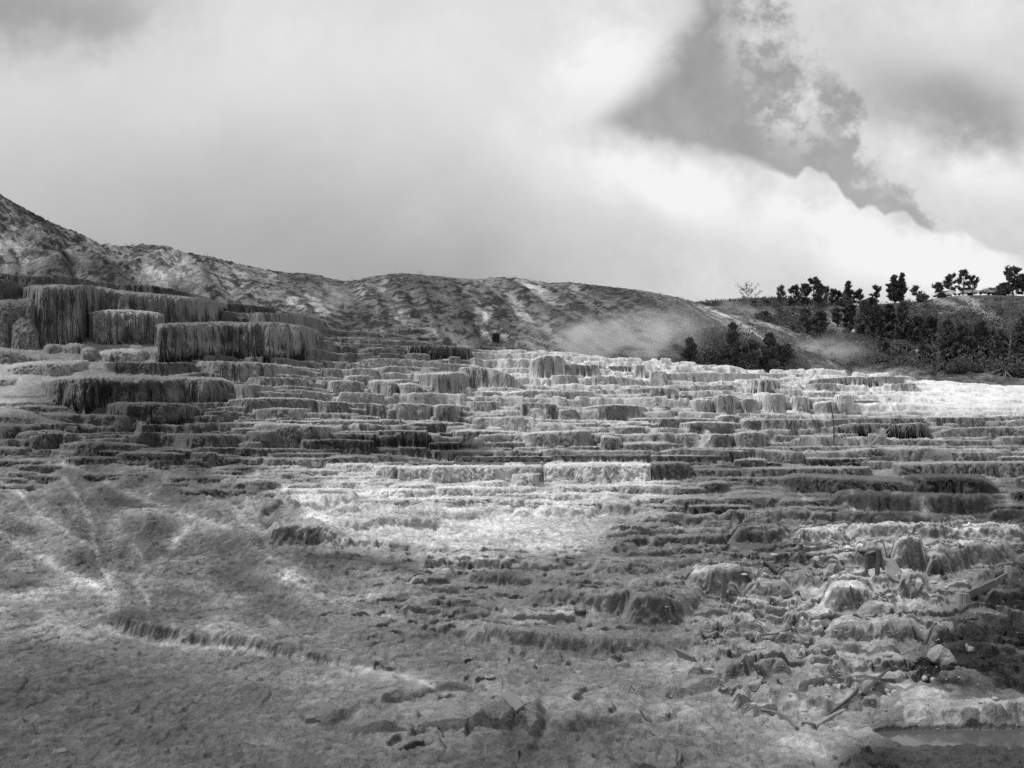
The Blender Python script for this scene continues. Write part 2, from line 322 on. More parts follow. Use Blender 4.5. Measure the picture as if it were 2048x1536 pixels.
def Yinv(j, v):                                                     # distance at which the smooth base of column j shows at image height v
    return np.interp(-v, -VBm[:, j], YS)
Zref = Z.copy()
class Stamp: pass
STAMPS = []
def smooth1(a, s):
    return a if len(a) < 5 else gsm(a[None, :], min(s, len(a) / 5.0), 1)[0]
def stamp(lip, bot, tone=0, top=0, oh=0.0, fl=0.06, tc=0.45, end=None, rim=0.16, rough=1.0, lob=1.0, jag=0, seed=0, fw=1.0, back=None):
    lip = np.array(lip, float); bot = np.array(bot, float); u0, u1 = lip[0, 0], lip[-1, 0]
    j0 = max(0, int(math.ceil((u0 - US[0]) / DU))); j1 = min(NU - 1, int((u1 - US[0]) / DU))
    if j1 - j0 < 3: return
    js = np.arange(j0, j1 + 1); us = US[js]
    vl = np.interp(us, lip[:, 0], lip[:, 1]); vb = np.interp(us, bot[:, 0], bot[:, 1])
    vl = smooth1(vl, 5); vb = smooth1(vb, 4)
    Ya = Yinv(js[len(js) // 2], vb[len(js) // 2]); pxm = FPX / Ya
    xw = (us - U0) / FPX * Ya
    sd_ = seed * 17.3
    vb = vb + (vb - vl) * 0.13 * lob * fbm(xw, xw * 0 + sd_, 0.35, 3, seed)
    vl = vl - rough * (0.5 * vn(xw * 0.5 + sd_, xw * 0 + sd_, seed) + 0.35 * vn(xw * 2 + sd_, xw * 0 + sd_, seed + 1)) * min(1.0, (vb - vl).mean() / 12)
    e = end if end is not None else min(0.32 * (u1 - u0), 1.3 * max(4.0, (vb - vl).mean()))
    d = np.minimum(us - us[0], us[-1] - us)
    tp = np.sqrt(np.clip(1 - (1 - np.clip(d / max(e, 1), 0, 1)) ** 2.4, 0, 1))
    vb0 = vb
    if Ya >= 29.5: vb = vl + np.maximum(vb - vl, 1.0) * np.clip(tp, 0.02, 1)
    Yf = np.array([Yinv(j, v) for j, v in zip(js, vb)])
    # lobes and vertical flutes of the front
    fr = fbm(xw, xw * 0 + sd_ + 3, 0.8, 2, seed + 2) * (0.25 if Ya > 29 else .45) * lob + (np.abs(vn(xw * 2.6 * fw, xw * 0 + sd_, seed + 1)) - .5) * fl * 1.6 + vn(xw * 7.0, xw * 0 + sd_ + 9, seed + 2) * fl * 0.5
    Yf = Yf + fr * min(1.0, Ya / 30)
    zt = (V0 - vl) / FPX * np.interp(vb, [0, 1], [0, 1]) * 0 + (V0 - vl) / FPX * Yf
    zbm = (V0 - vb) / FPX * Yf
    H = float(np.percentile(zt - zbm, 70)); w = max(0.04, min(0.05 + H * 0.07, .35)); r = rim * min(1, H / 0.8 + .15) * (1 if Ya > 26 else 0.6)
    i0 = max(0, int((math.log(max(Yf.min() - w - .5, 4.31)) - LY[0]) / 5.6e-4) - 2)
    bk = back if back else min(16, H / 0.16 + 1.5)
    i1 = min(NY, int((math.log(min(Yf.max() + bk, 96)) - LY[0]) / 5.6e-4))
    Yp = Ycol[i0:i1]; D = Yp - Yf[None, :]
    if Ya < 29.5:                                                   # near ground: a bank that fades back into the slope
        Hh = np.maximum(vb0 - vl, 1.0) / FPX * Yf * sst(d, 0, min(max(e * .8, 16), 34)) * (1 + .25 * fbm(xw, xw * 0 + sd_, 1.3, 3, seed))
        bk2 = back if back else min(3.2, H * 6 + 0.5); w3 = 0.05 + 0.45 * H
        nn = (0.26 * fbm(X[i0:i1, j0:j1 + 1], Yg[i0:i1, j0:j1 + 1], 1.7, 4, seed) + .10 * fbm(X[i0:i1, j0:j1 + 1], Yg[i0:i1, j0:j1 + 1], 7.0, 2, seed)) * min(1, H * 4)
        pr = sst(D + nn, -w3, 0.02 + .25 * w3) * (1 - sst(D, 0.15, bk2))
        Z[i0:i1, j0:j1 + 1] = np.maximum(Z[i0:i1, j0:j1 + 1], Zref[i0:i1, j0:j1 + 1] + (Hh[None, :] * pr).astype(np.float32))
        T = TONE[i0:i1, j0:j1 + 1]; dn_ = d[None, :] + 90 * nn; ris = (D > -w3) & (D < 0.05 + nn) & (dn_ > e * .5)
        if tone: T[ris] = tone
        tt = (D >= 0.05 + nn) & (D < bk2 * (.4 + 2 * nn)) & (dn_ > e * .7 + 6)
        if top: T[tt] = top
        MASK[int((vl.min()) // 4):int(vb.max() // 4) + 1, max(0, int((us[0] + 260) // 4)):int((us[-1] + 260) // 4) + 1] += 1
        return
    t = np.clip(D / (w * 2.2 + r), 0, 1)
    zz = zt[None, :] - r * (1 - np.sqrt(np.clip(1 - (1 - t) ** 2, 0, 1)))
    zz = np.where(D < 0, zz + D * (H / w + 3), zz)
    zz = np.where(D > bk - 0.5, -99, zz)
    sub = Z[i0:i1, j0:j1 + 1]; win = zz > sub
    sub[win] = zz[win]
    T = TONE[i0:i1, j0:j1 + 1]
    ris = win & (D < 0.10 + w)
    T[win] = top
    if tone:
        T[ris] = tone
    s = Stamp(); s.j0, s.j1, s.Yf, s.zt, s.zb, s.oh, s.tc, s.w, s.seed, s.H, s.Ya, s.jag = j0, j1, Yf, zt, zbm, oh, tc, w, sd_, H, Ya, jag
    STAMPS.append(s); SID[i0:i1, j0:j1 + 1][ris] = len(STAMPS)
    MASK[int((vl.min()) // 4):int(vb.max() // 4) + 1, max(0, int((us[0] + 260) // 4)):int((us[-1] + 260) // 4) + 1] += 1
MASK = np.zeros((520, 680), np.int16)
def dome(u, v, ru, h, dep=None, tone=0, top=None, p=2.0):
    """rounded mound: centre column u, foot at image height v, half width ru px, height h px"""
    j = int((u - US[0]) / DU)
    if j < 2 or j > NU - 3: return
    Y0 = float(Yinv(j, v)); sc = Y0 / FPX; a = ru * sc; hh = h * sc; b = dep or a * 0.8; Yc = Y0 + b * .75; xc = (u - U0) / FPX * Yc
    i0 = max(0, int((math.log(max(4.31, Yc - b * 1.2)) - LY[0]) / 5.6e-4)); i1 = min(NY, int((math.log(Yc + b * 1.2) - LY[0]) / 5.6e-4))
    j0 = max(0, int((u - ru * 1.15 - US[0]) / DU)); j1 = min(NU, int((u + ru * 1.15 - US[0]) / DU))
    x = X[i0:i1, j0:j1]; y = Yg[i0:i1, j0:j1]; n = 0.10 * fbm(x, y, 2.2 / max(a, .3), 3, int(u) % 4)
    rr = np.abs((x - xc) / a) ** p + np.abs((y - Yc) / b) ** 2 + n
    zb = (V0 - v) / FPX * Y0 - 0.1 * hh
    zz = zb + hh * 1.1 * np.sqrt(np.clip(1 - rr, 0, 1)); zz = np.where(rr > 1, -99, zz)
    sub = Z[i0:i1, j0:j1]; win = zz > sub; sub[win] = zz[win]
    T = TONE[i0:i1, j0:j1]; T[win] = tone

# ------------------------------------------------------------------ the larger shelves, drawn after the photograph (lip line, foot line)
def L(u0, u1, v, h, **k): stamp([(u0, v), (u1, v)], [(u0, v + h), (u1, v + h)], **k)
sd0 = 0
# upper left, back rows
stamp([(-260, 535), (0, 545), (60, 550), (130, 551), (200, 562), (250, 568), (330, 577)], [(-260, 575), (0, 575), (200, 582), (330, 590)], tone=85, fl=.1, seed=1, end=30)
stamp([(225, 567), (300, 569), (345, 576), (395, 590)], [(225, 585), (395, 605)], tone=62, fl=.2, seed=2)
stamp([(320, 575), (370, 582), (440, 598), (480, 604)], [(320, 590), (480, 618)], tone=100, fl=.1, seed=2)
stamp([(440, 606), (480, 607), (530, 612), (580, 620), (610, 626)], [(440, 640), (610, 640)], tone=60, fl=.25, seed=3)
stamp([(545, 620), (600, 626), (650, 634), (700, 642), (735, 660)], [(545, 650), (640, 655), (735, 668)], tone=105, fl=.1, seed=4)
stamp([(430, 620), (460, 621), (505, 636)], [(430, 650), (505, 650)], tone=80, seed=4)
stamp([(495, 624), (560, 624), (620, 632), (655, 642), (672, 660)], [(495, 690), (600, 675), (672, 680)], tone=105, fl=.15, seed=5)
stamp([(665, 650), (700, 652), (718, 664)], [(665, 672), (718, 676)], tone=70, fl=.3, seed=6)
stamp([(715, 664), (760, 666), (810, 674), (815, 678)], [(715, 676), (815, 684)], tone=85, seed=6)
stamp([(808, 682), (900, 682), (980, 690), (1035, 700)], [(808, 694), (1035, 708)], tone=110, seed=7)
stamp([(704, 680), (760, 679), (812, 683)], [(704, 694), (812, 694)], tone=95, seed=7)
# the big overhanging shelves
stamp([(-260, 552), (0, 556), (30, 562), (50, 568)], [(-260, 600), (0, 610), (50, 590)], tone=80, fl=.15, seed=8, end=18)
stamp([(44, 568), (60, 564), (110, 562), (190, 565), (230, 573), (262, 578), (300, 580), (360, 586), (410, 590), (440, 602), (450, 612)],
      [(44, 612), (70, 700), (166, 700), (186, 656), (330, 654), (445, 648), (450, 640)], tone=124, oh=.8, tc=.50, fl=.14, end=16, seed=9, rim=.8, lob=.8)
stamp([(172, 628), (190, 617), (240, 614), (290, 617), (320, 622), (331, 630)], [(172, 690), (230, 693), (300, 692), (331, 688)], tone=150, top=165, oh=1.0, tc=.03, fl=.12, end=18, seed=10, rim=.6)
stamp([(305, 645), (345, 640), (400, 640), (440, 638), (490, 641), (530, 642), (545, 648)],
      [(305, 722), (545, 722)], tone=122, oh=1.0, tc=.12, fl=.18, end=22, seed=11, rim=.7, fw=1.0)
stamp([(485, 642), (515, 638), (560, 640), (600, 646), (628, 652), (642, 664)],
      [(485, 722), (600, 722), (642, 706)], tone=130, oh=1.25, tc=.16, fl=.18, end=26, seed=12, rim=.7, fw=1.0)
stamp([(600, 676), (650, 678), (672, 684), (683, 694)], [(600, 708), (683, 706)], tone=105, fl=.1, seed=13)
# foot of the big shelves
stamp([(-260, 600), (-40, 604), (10, 590), (40, 592), (66, 584), (84, 600)], [(-260, 692), (0, 692), (84, 690)], tone=100, seed=8, rim=1.3, fl=.05, end=14)
stamp([(-260, 640), (-30, 636), (20, 622), (50, 618), (74, 640), (92, 676)], [(-260, 694), (0, 694), (92, 700)], tone=106, seed=6, rim=1.8, fl=.03, end=22)
stamp([(84, 690), (108, 682), (126, 690), (150, 680), (172, 688), (192, 694)], [(84, 706), (140, 708), (192, 706)], tone=112, seed=7, rim=.7, fl=.16, end=12)
stamp([(160, 696), (172, 690), (192, 692), (197, 700)], [(160, 720), (180, 724), (197, 720)], tone=120, seed=5, rim=.8, fl=.05, end=10)
stamp([(298, 700), (318, 688), (344, 690), (362, 704)], [(298, 724), (330, 726), (362, 722)], tone=100, seed=4, rim=.9, fl=.04, end=16)
stamp([(190, 704), (215, 696), (250, 693), (290, 696), (303, 706)], [(190, 722), (250, 727), (303, 722)], tone=142, top=150, seed=9, rim=.8, fl=.08)
# light mounds at the left edge
stamp([(-260, 690), (-60, 688), (0, 691), (30, 694), (60, 706), (105, 712)], [(-260, 730), (0, 730), (105, 726)], tone=112, top=125, seed=14, fl=.02, rim=.9)
stamp([(0, 735), (40, 722), (90, 718), (140, 720), (175, 714), (182, 724)], [(0, 748), (120, 752), (182, 742)], tone=135, top=150, seed=15, fl=.03, rim=.8)
stamp([(-260, 742), (0, 750), (40, 752)], [(-260, 790), (40, 772)], tone=138, seed=15, fl=.02, rim=.8)
stamp([(205, 727), (240, 722), (300, 724), (380, 725), (400, 730)], [(205, 745), (260, 750), (400, 748)], tone=70, seed=16, fl=.12)
stamp([(385, 722), (440, 720), (500, 722), (560, 728), (610, 735), (650, 738)], [(385, 748), (470, 766), (520, 762), (610, 752), (650, 748)], tone=125, seed=17, fl=.1, rim=.35)
stamp([(80, 760), (120, 750), (200, 748), (300, 750), (400, 751), (450, 753), (470, 764), (478, 772)],
      [(80, 780), (110, 812), (170, 826), (300, 820), (400, 808), (478, 796)], tone=98, oh=.55, tc=.08, fl=.15, end=30, seed=18, rim=.7, lob=1.6)
stamp([(462, 768), (500, 768), (540, 771), (555, 776)], [(462, 812), (540, 800), (555, 796)], tone=120, fl=.15, seed=19)
stamp([(490, 758), (520, 752), (570, 754), (615, 757), (632, 765)], [(490, 772), (560, 782), (590, 782), (632, 775)], tone=112, fl=.15, seed=20)
stamp([(625, 759), (670, 760), (690, 765)], [(625, 775), (690, 780)], tone=125, seed=21)
stamp([(205, 812), (230, 803), (300, 803), (370, 806), (405, 816)], [(205, 830), (240, 850), (320, 855), (405, 836)], tone=82, fl=.2, oh=.6, tc=.15, seed=22, rim=.35)
stamp([(-260, 800), (0, 812), (60, 818), (100, 838), (140, 846)], [(-260, 860), (60, 858), (140, 862)], tone=100, fl=.03, seed=23, rim=1.2)
stamp([(405, 825), (450, 820), (490, 826)], [(405, 842), (490, 842)], tone=90, seed=24)
stamp([(330, 866), (370, 868), (440, 868), (480, 872)], [(330, 880), (380, 905), (480, 908)], tone=84, fl=.06, seed=25)
stamp([(-260, 845), (0, 845), (60, 849), (150, 850), (230, 855)], [(-260, 866), (0, 862), (230, 866)], tone=82, seed=26)
stamp([(20, 872), (60, 862), (110, 860), (170, 872), (190, 884)], [(20, 886), (100, 890), (190, 892)], tone=88, seed=27, fl=.03, rim=.3)
stamp([(115, 890), (150, 884), (220, 884), (290, 890), (300, 894)], [(115, 904), (200, 916), (300, 910)], tone=76, seed=28, fl=.03, rim=.3)
stamp([(470, 890), (500, 884), (530, 886)], [(470, 906), (530, 910)], tone=88, seed=29)
# centre, upper
stamp([(712, 704), (735, 696), (780, 694), (812, 697)], [(712, 709), (812, 712)], tone=100, fl=.15, seed=30)
stamp([(812, 692), (850, 689), (920, 692), (955, 699), (968, 703), (973, 708)], [(812, 708), (870, 718), (930, 724), (973, 715)], tone=84, oh=.9, tc=.18, fl=.3, seed=31, end=10)
stamp([(700, 728), (740, 716), (800, 716), (900, 726), (960, 734)], [(700, 735), (960, 752)], tone=130, fl=.04, seed=32)
stamp([(748, 738), (770, 731), (830, 733), (890, 736)], [(748, 752), (890, 748)], tone=130, seed=33, fl=.04, rim=.3)
stamp([(815, 748), (850, 745), (930, 741), (945, 755), (950, 765)], [(815, 768), (880, 795), (950, 785)], tone=120, fl=.15, seed=34, rim=.5)
stamp([(730, 762), (770, 756), (795, 764), (800, 770)], [(730, 785), (800, 800)], tone=125, fl=.15, seed=35, rim=.5)
stamp([(790, 768), (830, 762), (850, 775), (870, 790)], [(790, 800), (870, 802)], tone=128, fl=.12, seed=36, rim=.5)
stamp([(915, 735), (945, 730), (1000, 738), (1025, 748), (1042, 765)], [(915, 770), (960, 782), (1042, 782)], tone=132, fl=.22, seed=37, rim=.3, end=6)
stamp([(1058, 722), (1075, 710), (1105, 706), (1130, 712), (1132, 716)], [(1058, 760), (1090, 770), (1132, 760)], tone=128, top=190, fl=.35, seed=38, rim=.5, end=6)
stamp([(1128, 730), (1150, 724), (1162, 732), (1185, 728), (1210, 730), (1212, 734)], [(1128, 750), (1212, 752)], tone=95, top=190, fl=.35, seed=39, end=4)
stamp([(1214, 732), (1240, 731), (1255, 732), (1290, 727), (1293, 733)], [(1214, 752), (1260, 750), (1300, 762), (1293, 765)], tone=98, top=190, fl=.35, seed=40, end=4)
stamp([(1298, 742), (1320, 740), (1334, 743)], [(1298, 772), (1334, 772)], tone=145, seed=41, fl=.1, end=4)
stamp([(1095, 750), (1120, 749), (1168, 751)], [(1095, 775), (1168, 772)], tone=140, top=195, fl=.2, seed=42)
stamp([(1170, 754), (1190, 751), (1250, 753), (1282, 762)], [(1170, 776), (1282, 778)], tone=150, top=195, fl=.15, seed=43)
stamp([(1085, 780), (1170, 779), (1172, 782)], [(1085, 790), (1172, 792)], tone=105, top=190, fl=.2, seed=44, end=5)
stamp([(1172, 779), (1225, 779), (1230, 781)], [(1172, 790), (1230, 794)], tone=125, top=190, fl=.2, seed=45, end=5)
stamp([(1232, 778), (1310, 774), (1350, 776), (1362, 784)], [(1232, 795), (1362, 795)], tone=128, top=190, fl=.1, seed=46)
stamp([(1040, 805), (1112, 806), (1116, 812)], [(1040, 842), (1116, 840)], tone=105, fl=.2, seed=47, end=6)
stamp([(700, 806), (740, 806), (772, 808), (774, 814)], [(700, 826), (774, 834)], tone=90, fl=.1, seed=48, end=6)
stamp([(775, 808), (825, 808)], [(775, 826), (825, 826)], tone=100, fl=.3, seed=49)
stamp([(925, 838), (945, 830), (1010, 828)], [(925, 842), (1010, 852)], tone=150, fl=.05, seed=50)
stamp([(930, 802), (1005, 804)], [(930, 820), (1005, 826)], tone=125, fl=.05, seed=51)
# dark cluster in the middle
stamp([(640, 866), (700, 862), (756, 863)], [(640, 882), (756, 884)], tone=82, fl=.15, seed=52, end=6)
stamp([(752, 862), (800, 860), (856, 862)], [(752, 888), (856, 894)], tone=62, fl=.2, seed=53, end=5)
stamp([(856, 866), (918, 867)], [(856, 874), (918, 875)], tone=52, fl=.1, seed=54, end=4)
stamp([(600, 880), (680, 878), (750, 882)], [(600, 904), (750, 908)], tone=78, fl=.15, seed=55, end=8)
stamp([(796, 895), (855, 896)], [(796, 914), (855, 915)], tone=74, top=125, fl=.15, seed=56, end=4)
stamp([(856, 888), (880, 884), (918, 885)], [(856, 910), (918, 910)], tone=68, fl=.3, seed=57, end=5)
stamp([(935, 872), (975, 868), (985, 880)], [(935, 884), (985, 890)], tone=72, fl=.1, seed=58, end=5)
L(930, 1130, 905, 7, tone=95, seed=59)
L(905, 1120, 914, 8, tone=80, seed=60)
L(1100, 1300, 911, 15, tone=85, top=110, fl=.25, seed=61)
L(1300, 1470, 912, 12, tone=90, fl=.2, seed=62)
L(760, 1420, 927, 5, tone=62, top=90, fl=.05, seed=63)
# the white wall
stamp([(1085, 932), (1200, 929), (1298, 930), (1302, 934)], [(1085, 962), (1200, 972), (1302, 970)], tone=200, top=205, fl=.04, seed=64, end=5)
stamp([(1300, 927), (1372, 926), (1380, 932)], [(1300, 961), (1380, 961)], tone=72, top=110, fl=.18, seed=65, end=6)
stamp([(792, 938), (870, 934), (980, 934), (1086, 933)], [(792, 965), (1086, 958)], tone=172, top=190, fl=.07, seed=66, end=8)
stamp([(745, 934), (795, 934)], [(745, 955), (795, 962)], tone=165, top=190, fl=.1, seed=67, end=8)
stamp([(1262, 960), (1290, 956), (1302, 966)], [(1262, 974), (1302, 976)], tone=198, seed=68, fl=.05, rim=.4)
stamp([(1020, 950), (1085, 949)], [(1020, 968), (1085, 970)], tone=185, seed=69, fl=.1)
stamp([(940, 968), (1010, 962), (1016, 970)], [(940, 980), (1016, 982)], tone=188, seed=70)
L(1110, 1250, 973, 14, tone=196, top=205, seed=71); L(870, 1070, 977, 16, tone=188, top=205, seed=72); L(770, 990, 998, 16, tone=188, top=205, seed=73)
L(990, 1160, 990, 12, tone=190, top=205, seed=74); L(565, 700, 982, 22, tone=165, top=180, seed=75); L(640, 790, 965, 18, tone=165, top=185, seed=76)
L(700, 820, 1002, 18, tone=165, top=185, seed=77); L(620, 720, 1004, 16, tone=160, top=180, seed=78); L(560, 640, 1008, 14, tone=150, top=170, seed=79)
L(540, 700, 942, 10, tone=125, seed=80); L(600, 700, 955, 10, tone=135, seed=81); L(560, 640, 970, 10, tone=140, top=180, seed=82)
L(770, 960, 1030, 12, tone=130, top=165, seed=83); L(830, 1035, 1018, 11, tone=150, top=185, seed=84); L(680, 880, 1044, 14, tone=110, top=150, seed=85)
# right, upper
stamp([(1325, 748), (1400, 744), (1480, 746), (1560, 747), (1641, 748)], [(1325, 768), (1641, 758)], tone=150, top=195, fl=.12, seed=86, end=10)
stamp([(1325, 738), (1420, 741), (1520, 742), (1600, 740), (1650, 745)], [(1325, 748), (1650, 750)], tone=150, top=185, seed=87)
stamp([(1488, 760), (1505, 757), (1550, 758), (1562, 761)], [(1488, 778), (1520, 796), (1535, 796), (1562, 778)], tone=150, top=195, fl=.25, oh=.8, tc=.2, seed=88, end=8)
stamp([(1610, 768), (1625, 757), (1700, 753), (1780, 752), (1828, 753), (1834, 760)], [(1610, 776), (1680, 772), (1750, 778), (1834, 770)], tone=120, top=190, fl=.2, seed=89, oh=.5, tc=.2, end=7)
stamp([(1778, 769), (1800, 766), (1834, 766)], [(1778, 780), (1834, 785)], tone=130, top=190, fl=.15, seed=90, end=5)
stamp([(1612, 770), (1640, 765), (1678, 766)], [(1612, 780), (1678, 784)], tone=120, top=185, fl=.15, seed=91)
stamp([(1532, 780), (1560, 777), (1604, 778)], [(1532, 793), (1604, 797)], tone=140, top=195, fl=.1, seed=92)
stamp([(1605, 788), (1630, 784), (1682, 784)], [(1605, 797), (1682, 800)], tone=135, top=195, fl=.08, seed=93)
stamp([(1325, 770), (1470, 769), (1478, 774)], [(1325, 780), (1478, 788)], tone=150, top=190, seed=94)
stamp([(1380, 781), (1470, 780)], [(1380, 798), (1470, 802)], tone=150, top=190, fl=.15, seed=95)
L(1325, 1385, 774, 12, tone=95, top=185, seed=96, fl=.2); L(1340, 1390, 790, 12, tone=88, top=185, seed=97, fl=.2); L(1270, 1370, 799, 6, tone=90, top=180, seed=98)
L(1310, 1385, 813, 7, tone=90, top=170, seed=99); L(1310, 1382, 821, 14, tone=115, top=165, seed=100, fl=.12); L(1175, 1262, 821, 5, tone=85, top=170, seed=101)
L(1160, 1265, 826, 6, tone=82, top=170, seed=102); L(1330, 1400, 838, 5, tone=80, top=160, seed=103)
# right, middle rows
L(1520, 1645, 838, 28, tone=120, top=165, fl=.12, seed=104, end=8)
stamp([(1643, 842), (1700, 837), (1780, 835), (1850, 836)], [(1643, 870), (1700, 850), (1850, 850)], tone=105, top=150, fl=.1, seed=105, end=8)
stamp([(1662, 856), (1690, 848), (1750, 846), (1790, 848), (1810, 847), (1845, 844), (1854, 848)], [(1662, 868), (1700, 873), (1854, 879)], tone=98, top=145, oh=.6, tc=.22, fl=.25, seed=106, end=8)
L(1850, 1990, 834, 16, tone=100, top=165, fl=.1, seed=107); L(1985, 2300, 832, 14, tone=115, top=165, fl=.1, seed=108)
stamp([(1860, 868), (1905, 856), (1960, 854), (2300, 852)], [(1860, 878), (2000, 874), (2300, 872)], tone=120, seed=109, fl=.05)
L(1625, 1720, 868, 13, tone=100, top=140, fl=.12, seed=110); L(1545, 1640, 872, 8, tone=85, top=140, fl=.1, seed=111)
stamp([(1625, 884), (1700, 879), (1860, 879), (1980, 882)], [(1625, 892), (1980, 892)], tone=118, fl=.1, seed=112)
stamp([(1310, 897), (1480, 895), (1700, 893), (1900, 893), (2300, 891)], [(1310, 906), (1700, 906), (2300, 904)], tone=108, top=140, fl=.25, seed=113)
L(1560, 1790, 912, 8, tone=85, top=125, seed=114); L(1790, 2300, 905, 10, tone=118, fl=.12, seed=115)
L(1420, 1530, 897, 20, tone=92, fl=.2, seed=116, end=5); L(1610, 1740, 917, 14, tone=98, fl=.08, seed=117, oh=.3, tc=.2)
stamp([(1480, 938), (1600, 937), (1740, 936)], [(1480, 955), (1740, 953)], tone=98, fl=.12, seed=118)
stamp([(1780, 930), (1900, 926), (2300, 924)], [(1780, 944), (2300, 950)], tone=112, fl=.15, seed=119)
L(1385, 1480, 940, 16, tone=98, seed=120, fl=.1); L(1380, 1560, 956, 10, tone=110, seed=121)
# the dark wet shelves at right
stamp([(1545, 958), (1600, 951), (1680, 955), (1800, 962), (1832, 972)], [(1545, 970), (1600, 985), (1700, 992), (1832, 984)], tone=70, top=95, fl=.12, seed=122, rim=.3)
stamp([(1810, 955), (1860, 953), (1960, 956), (1985, 968), (1996, 980)], [(1810, 975), (1900, 986), (1996, 990)], tone=42, top=70, fl=.1, seed=123, rim=.25)
stamp([(1655, 1000), (1700, 996), (1800, 996), (1900, 994), (1980, 990), (2000, 996)], [(1655, 1004), (1730, 1028), (1860, 1032), (1960, 1028), (2000, 1016)], tone=50, top=80, fl=.2, seed=124, rim=.25, oh=.25, tc=.2)
stamp([(1965, 1032), (2000, 1028), (2300, 1026)], [(1965, 1048), (2300, 1050)], tone=42, top=75, fl=.12, seed=125)
stamp([(1655, 1042), (1720, 1036), (1820, 1040), (1900, 1044)], [(1655, 1048), (1760, 1056), (1900, 1050)], tone=62, top=85, fl=.05, seed=126)
stamp([(1880, 1050), (1930, 1046), (1960, 1052)], [(1880, 1060), (1960, 1064)], tone=55, top=130, seed=127)
stamp([(1455, 1070), (1500, 1064), (1570, 1066), (1582, 1074)], [(1455, 1090), (1582, 1088)], tone=60, top=90, fl=.08, seed=128)
L(1320, 1420, 1098, 12, tone=82, seed=129)
# broken light rock at lower right
stamp([(1582, 1074), (1620, 1068), (1660, 1070), (1700, 1076)], [(1582, 1092), (1700, 1094)], tone=140, top=165, fl=.1, seed=130)
stamp([(1690, 1066), (1780, 1062), (1900, 1066), (2020, 1070), (2060, 1074)], [(1690, 1080), (2060, 1090)], tone=120, top=160, fl=.1, seed=131)
stamp([(1770, 1100), (1800, 1088), (1840, 1088), (1856, 1092), (1862, 1112)], [(1770, 1150), (1862, 1148)], tone=85, top=160, fl=.15, seed=132, rim=.2)
stamp([(1850, 1124), (1890, 1122), (1910, 1140)], [(1850, 1160), (1910, 1158)], tone=62, top=130, fl=.1, seed=133)
stamp([(1700, 1095), (1780, 1100)], [(1700, 1130), (1780, 1152)], tone=105, top=150, fl=.1, seed=134, end=8)
stamp([(1850, 1102), (1900, 1096), (2000, 1098), (2040, 1106)], [(1850, 1150), (2040, 1140)], tone=105, top=145, fl=.1, seed=135)
stamp([(1360, 1158), (1400, 1152), (1480, 1150), (1560, 1152)], [(1360, 1176), (1430, 1194), (1560, 1178)], tone=105, top=150, fl=.1, seed=136)
stamp([(1485, 1185), (1530, 1178), (1590, 1184)], [(1485, 1198), (1590, 1208)], tone=110, top=150, fl=.1, seed=137)
stamp([(1634, 1200), (1660, 1186), (1720, 1190), (1750, 1205), (1760, 1218)], [(1634, 1226), (1700, 1230), (1760, 1226)], tone=80, top=165, fl=.15, seed=138, rim=.2)
stamp([(1790, 1180), (1830, 1172), (1860, 1180)], [(1790, 1206), (1860, 1212)], tone=82, top=120, fl=.08, seed=139)
stamp([(1640, 1262), (1680, 1258), (1780, 1266), (1850, 1272)], [(1640, 1290), (1720, 1300), (1850, 1302)], tone=110, top=140, fl=.1, seed=140)
stamp([(1850, 1284), (1880, 1275), (1920, 1276), (1925, 1290)], [(1850, 1322), (1925, 1312)], tone=110, top=165, fl=.12, seed=141)
stamp([(1920, 1242), (1980, 1238), (2300, 1236)], [(1920, 1256), (2300, 1258)], tone=75, top=155, fl=.1, seed=142)
stamp([(1900, 1275), (1960, 1272), (1980, 1275)], [(1900, 1300), (1980, 1296)], tone=60, top=90, seed=143)
stamp([(1960, 1328), (2010, 1324), (2300, 1324)], [(1960, 1342), (2300, 1348)], tone=80, top=160, fl=.1, seed=144)
stamp([(1850, 1392), (1880, 1380), (1960, 1384), (2000, 1404), (2012, 1420)], [(1850, 1402), (2012, 1428)], tone=120, top=150, fl=.1, seed=145)
stamp([(1770, 1436), (1800, 1428), (1850, 1421), (1950, 1424), (2300, 1415)], [(1770, 1440), (1820, 1446), (1900, 1452), (2300, 1452)], tone=110, top=155, fl=.14, seed=146)
stamp([(1435, 1362), (1500, 1345), (1570, 1340), (1584, 1352)], [(1435, 1380), (1500, 1368), (1584, 1362)], tone=85, top=120, fl=.08, seed=147)
stamp([(1320, 1390), (1440, 1372), (1450, 1380)], [(1320, 1402), (1450, 1392)], tone=90, top=118, seed=148)
stamp([(1600, 1350), (1650, 1344), (1700, 1352)], [(1600, 1370), (1700, 1372)], tone=115, top=140, seed=149)
stamp([(1235, 1226), (1270, 1206), (1310, 1199), (1350, 1203), (1392, 1222)], [(1235, 1240), (1270, 1254), (1315, 1259), (1392, 1238)], tone=74, top=84, fl=.05, seed=161)
# middle foreground
stamp([(1040, 1196), (1110, 1186), (1250, 1190), (1420, 1196)], [(1040, 1204), (1110, 1212), (1250, 1226), (1420, 1216)], tone=88, top=105, fl=.08, seed=150)
stamp([(860, 1266), (1000, 1266), (1100, 1284), (1200, 1292), (1330, 1294), (1420, 1290)], [(860, 1274), (1000, 1292), (1080, 1308), (1200, 1317), (1420, 1306)], tone=98, top=112, fl=.05, seed=151, rim=.3)
stamp([(930, 1160), (1000, 1152), (1120, 1166), (1300, 1168), (1380, 1176)], [(930, 1170), (1120, 1176), (1380, 1186)], tone=85, top=105, fl=.05, seed=152)
stamp([(1180, 1144), (1230, 1138), (1330, 1146)], [(1180, 1152), (1330, 1156)], tone=90, seed=153)
stamp([(225, 1240), (300, 1250), (420, 1272), (560, 1288), (680, 1316), (780, 1340)], [(225, 1264), (330, 1285), (420, 1296), (560, 1314), (680, 1334), (780, 1350)], tone=88, fl=.03, seed=154, end=12, rim=.2)
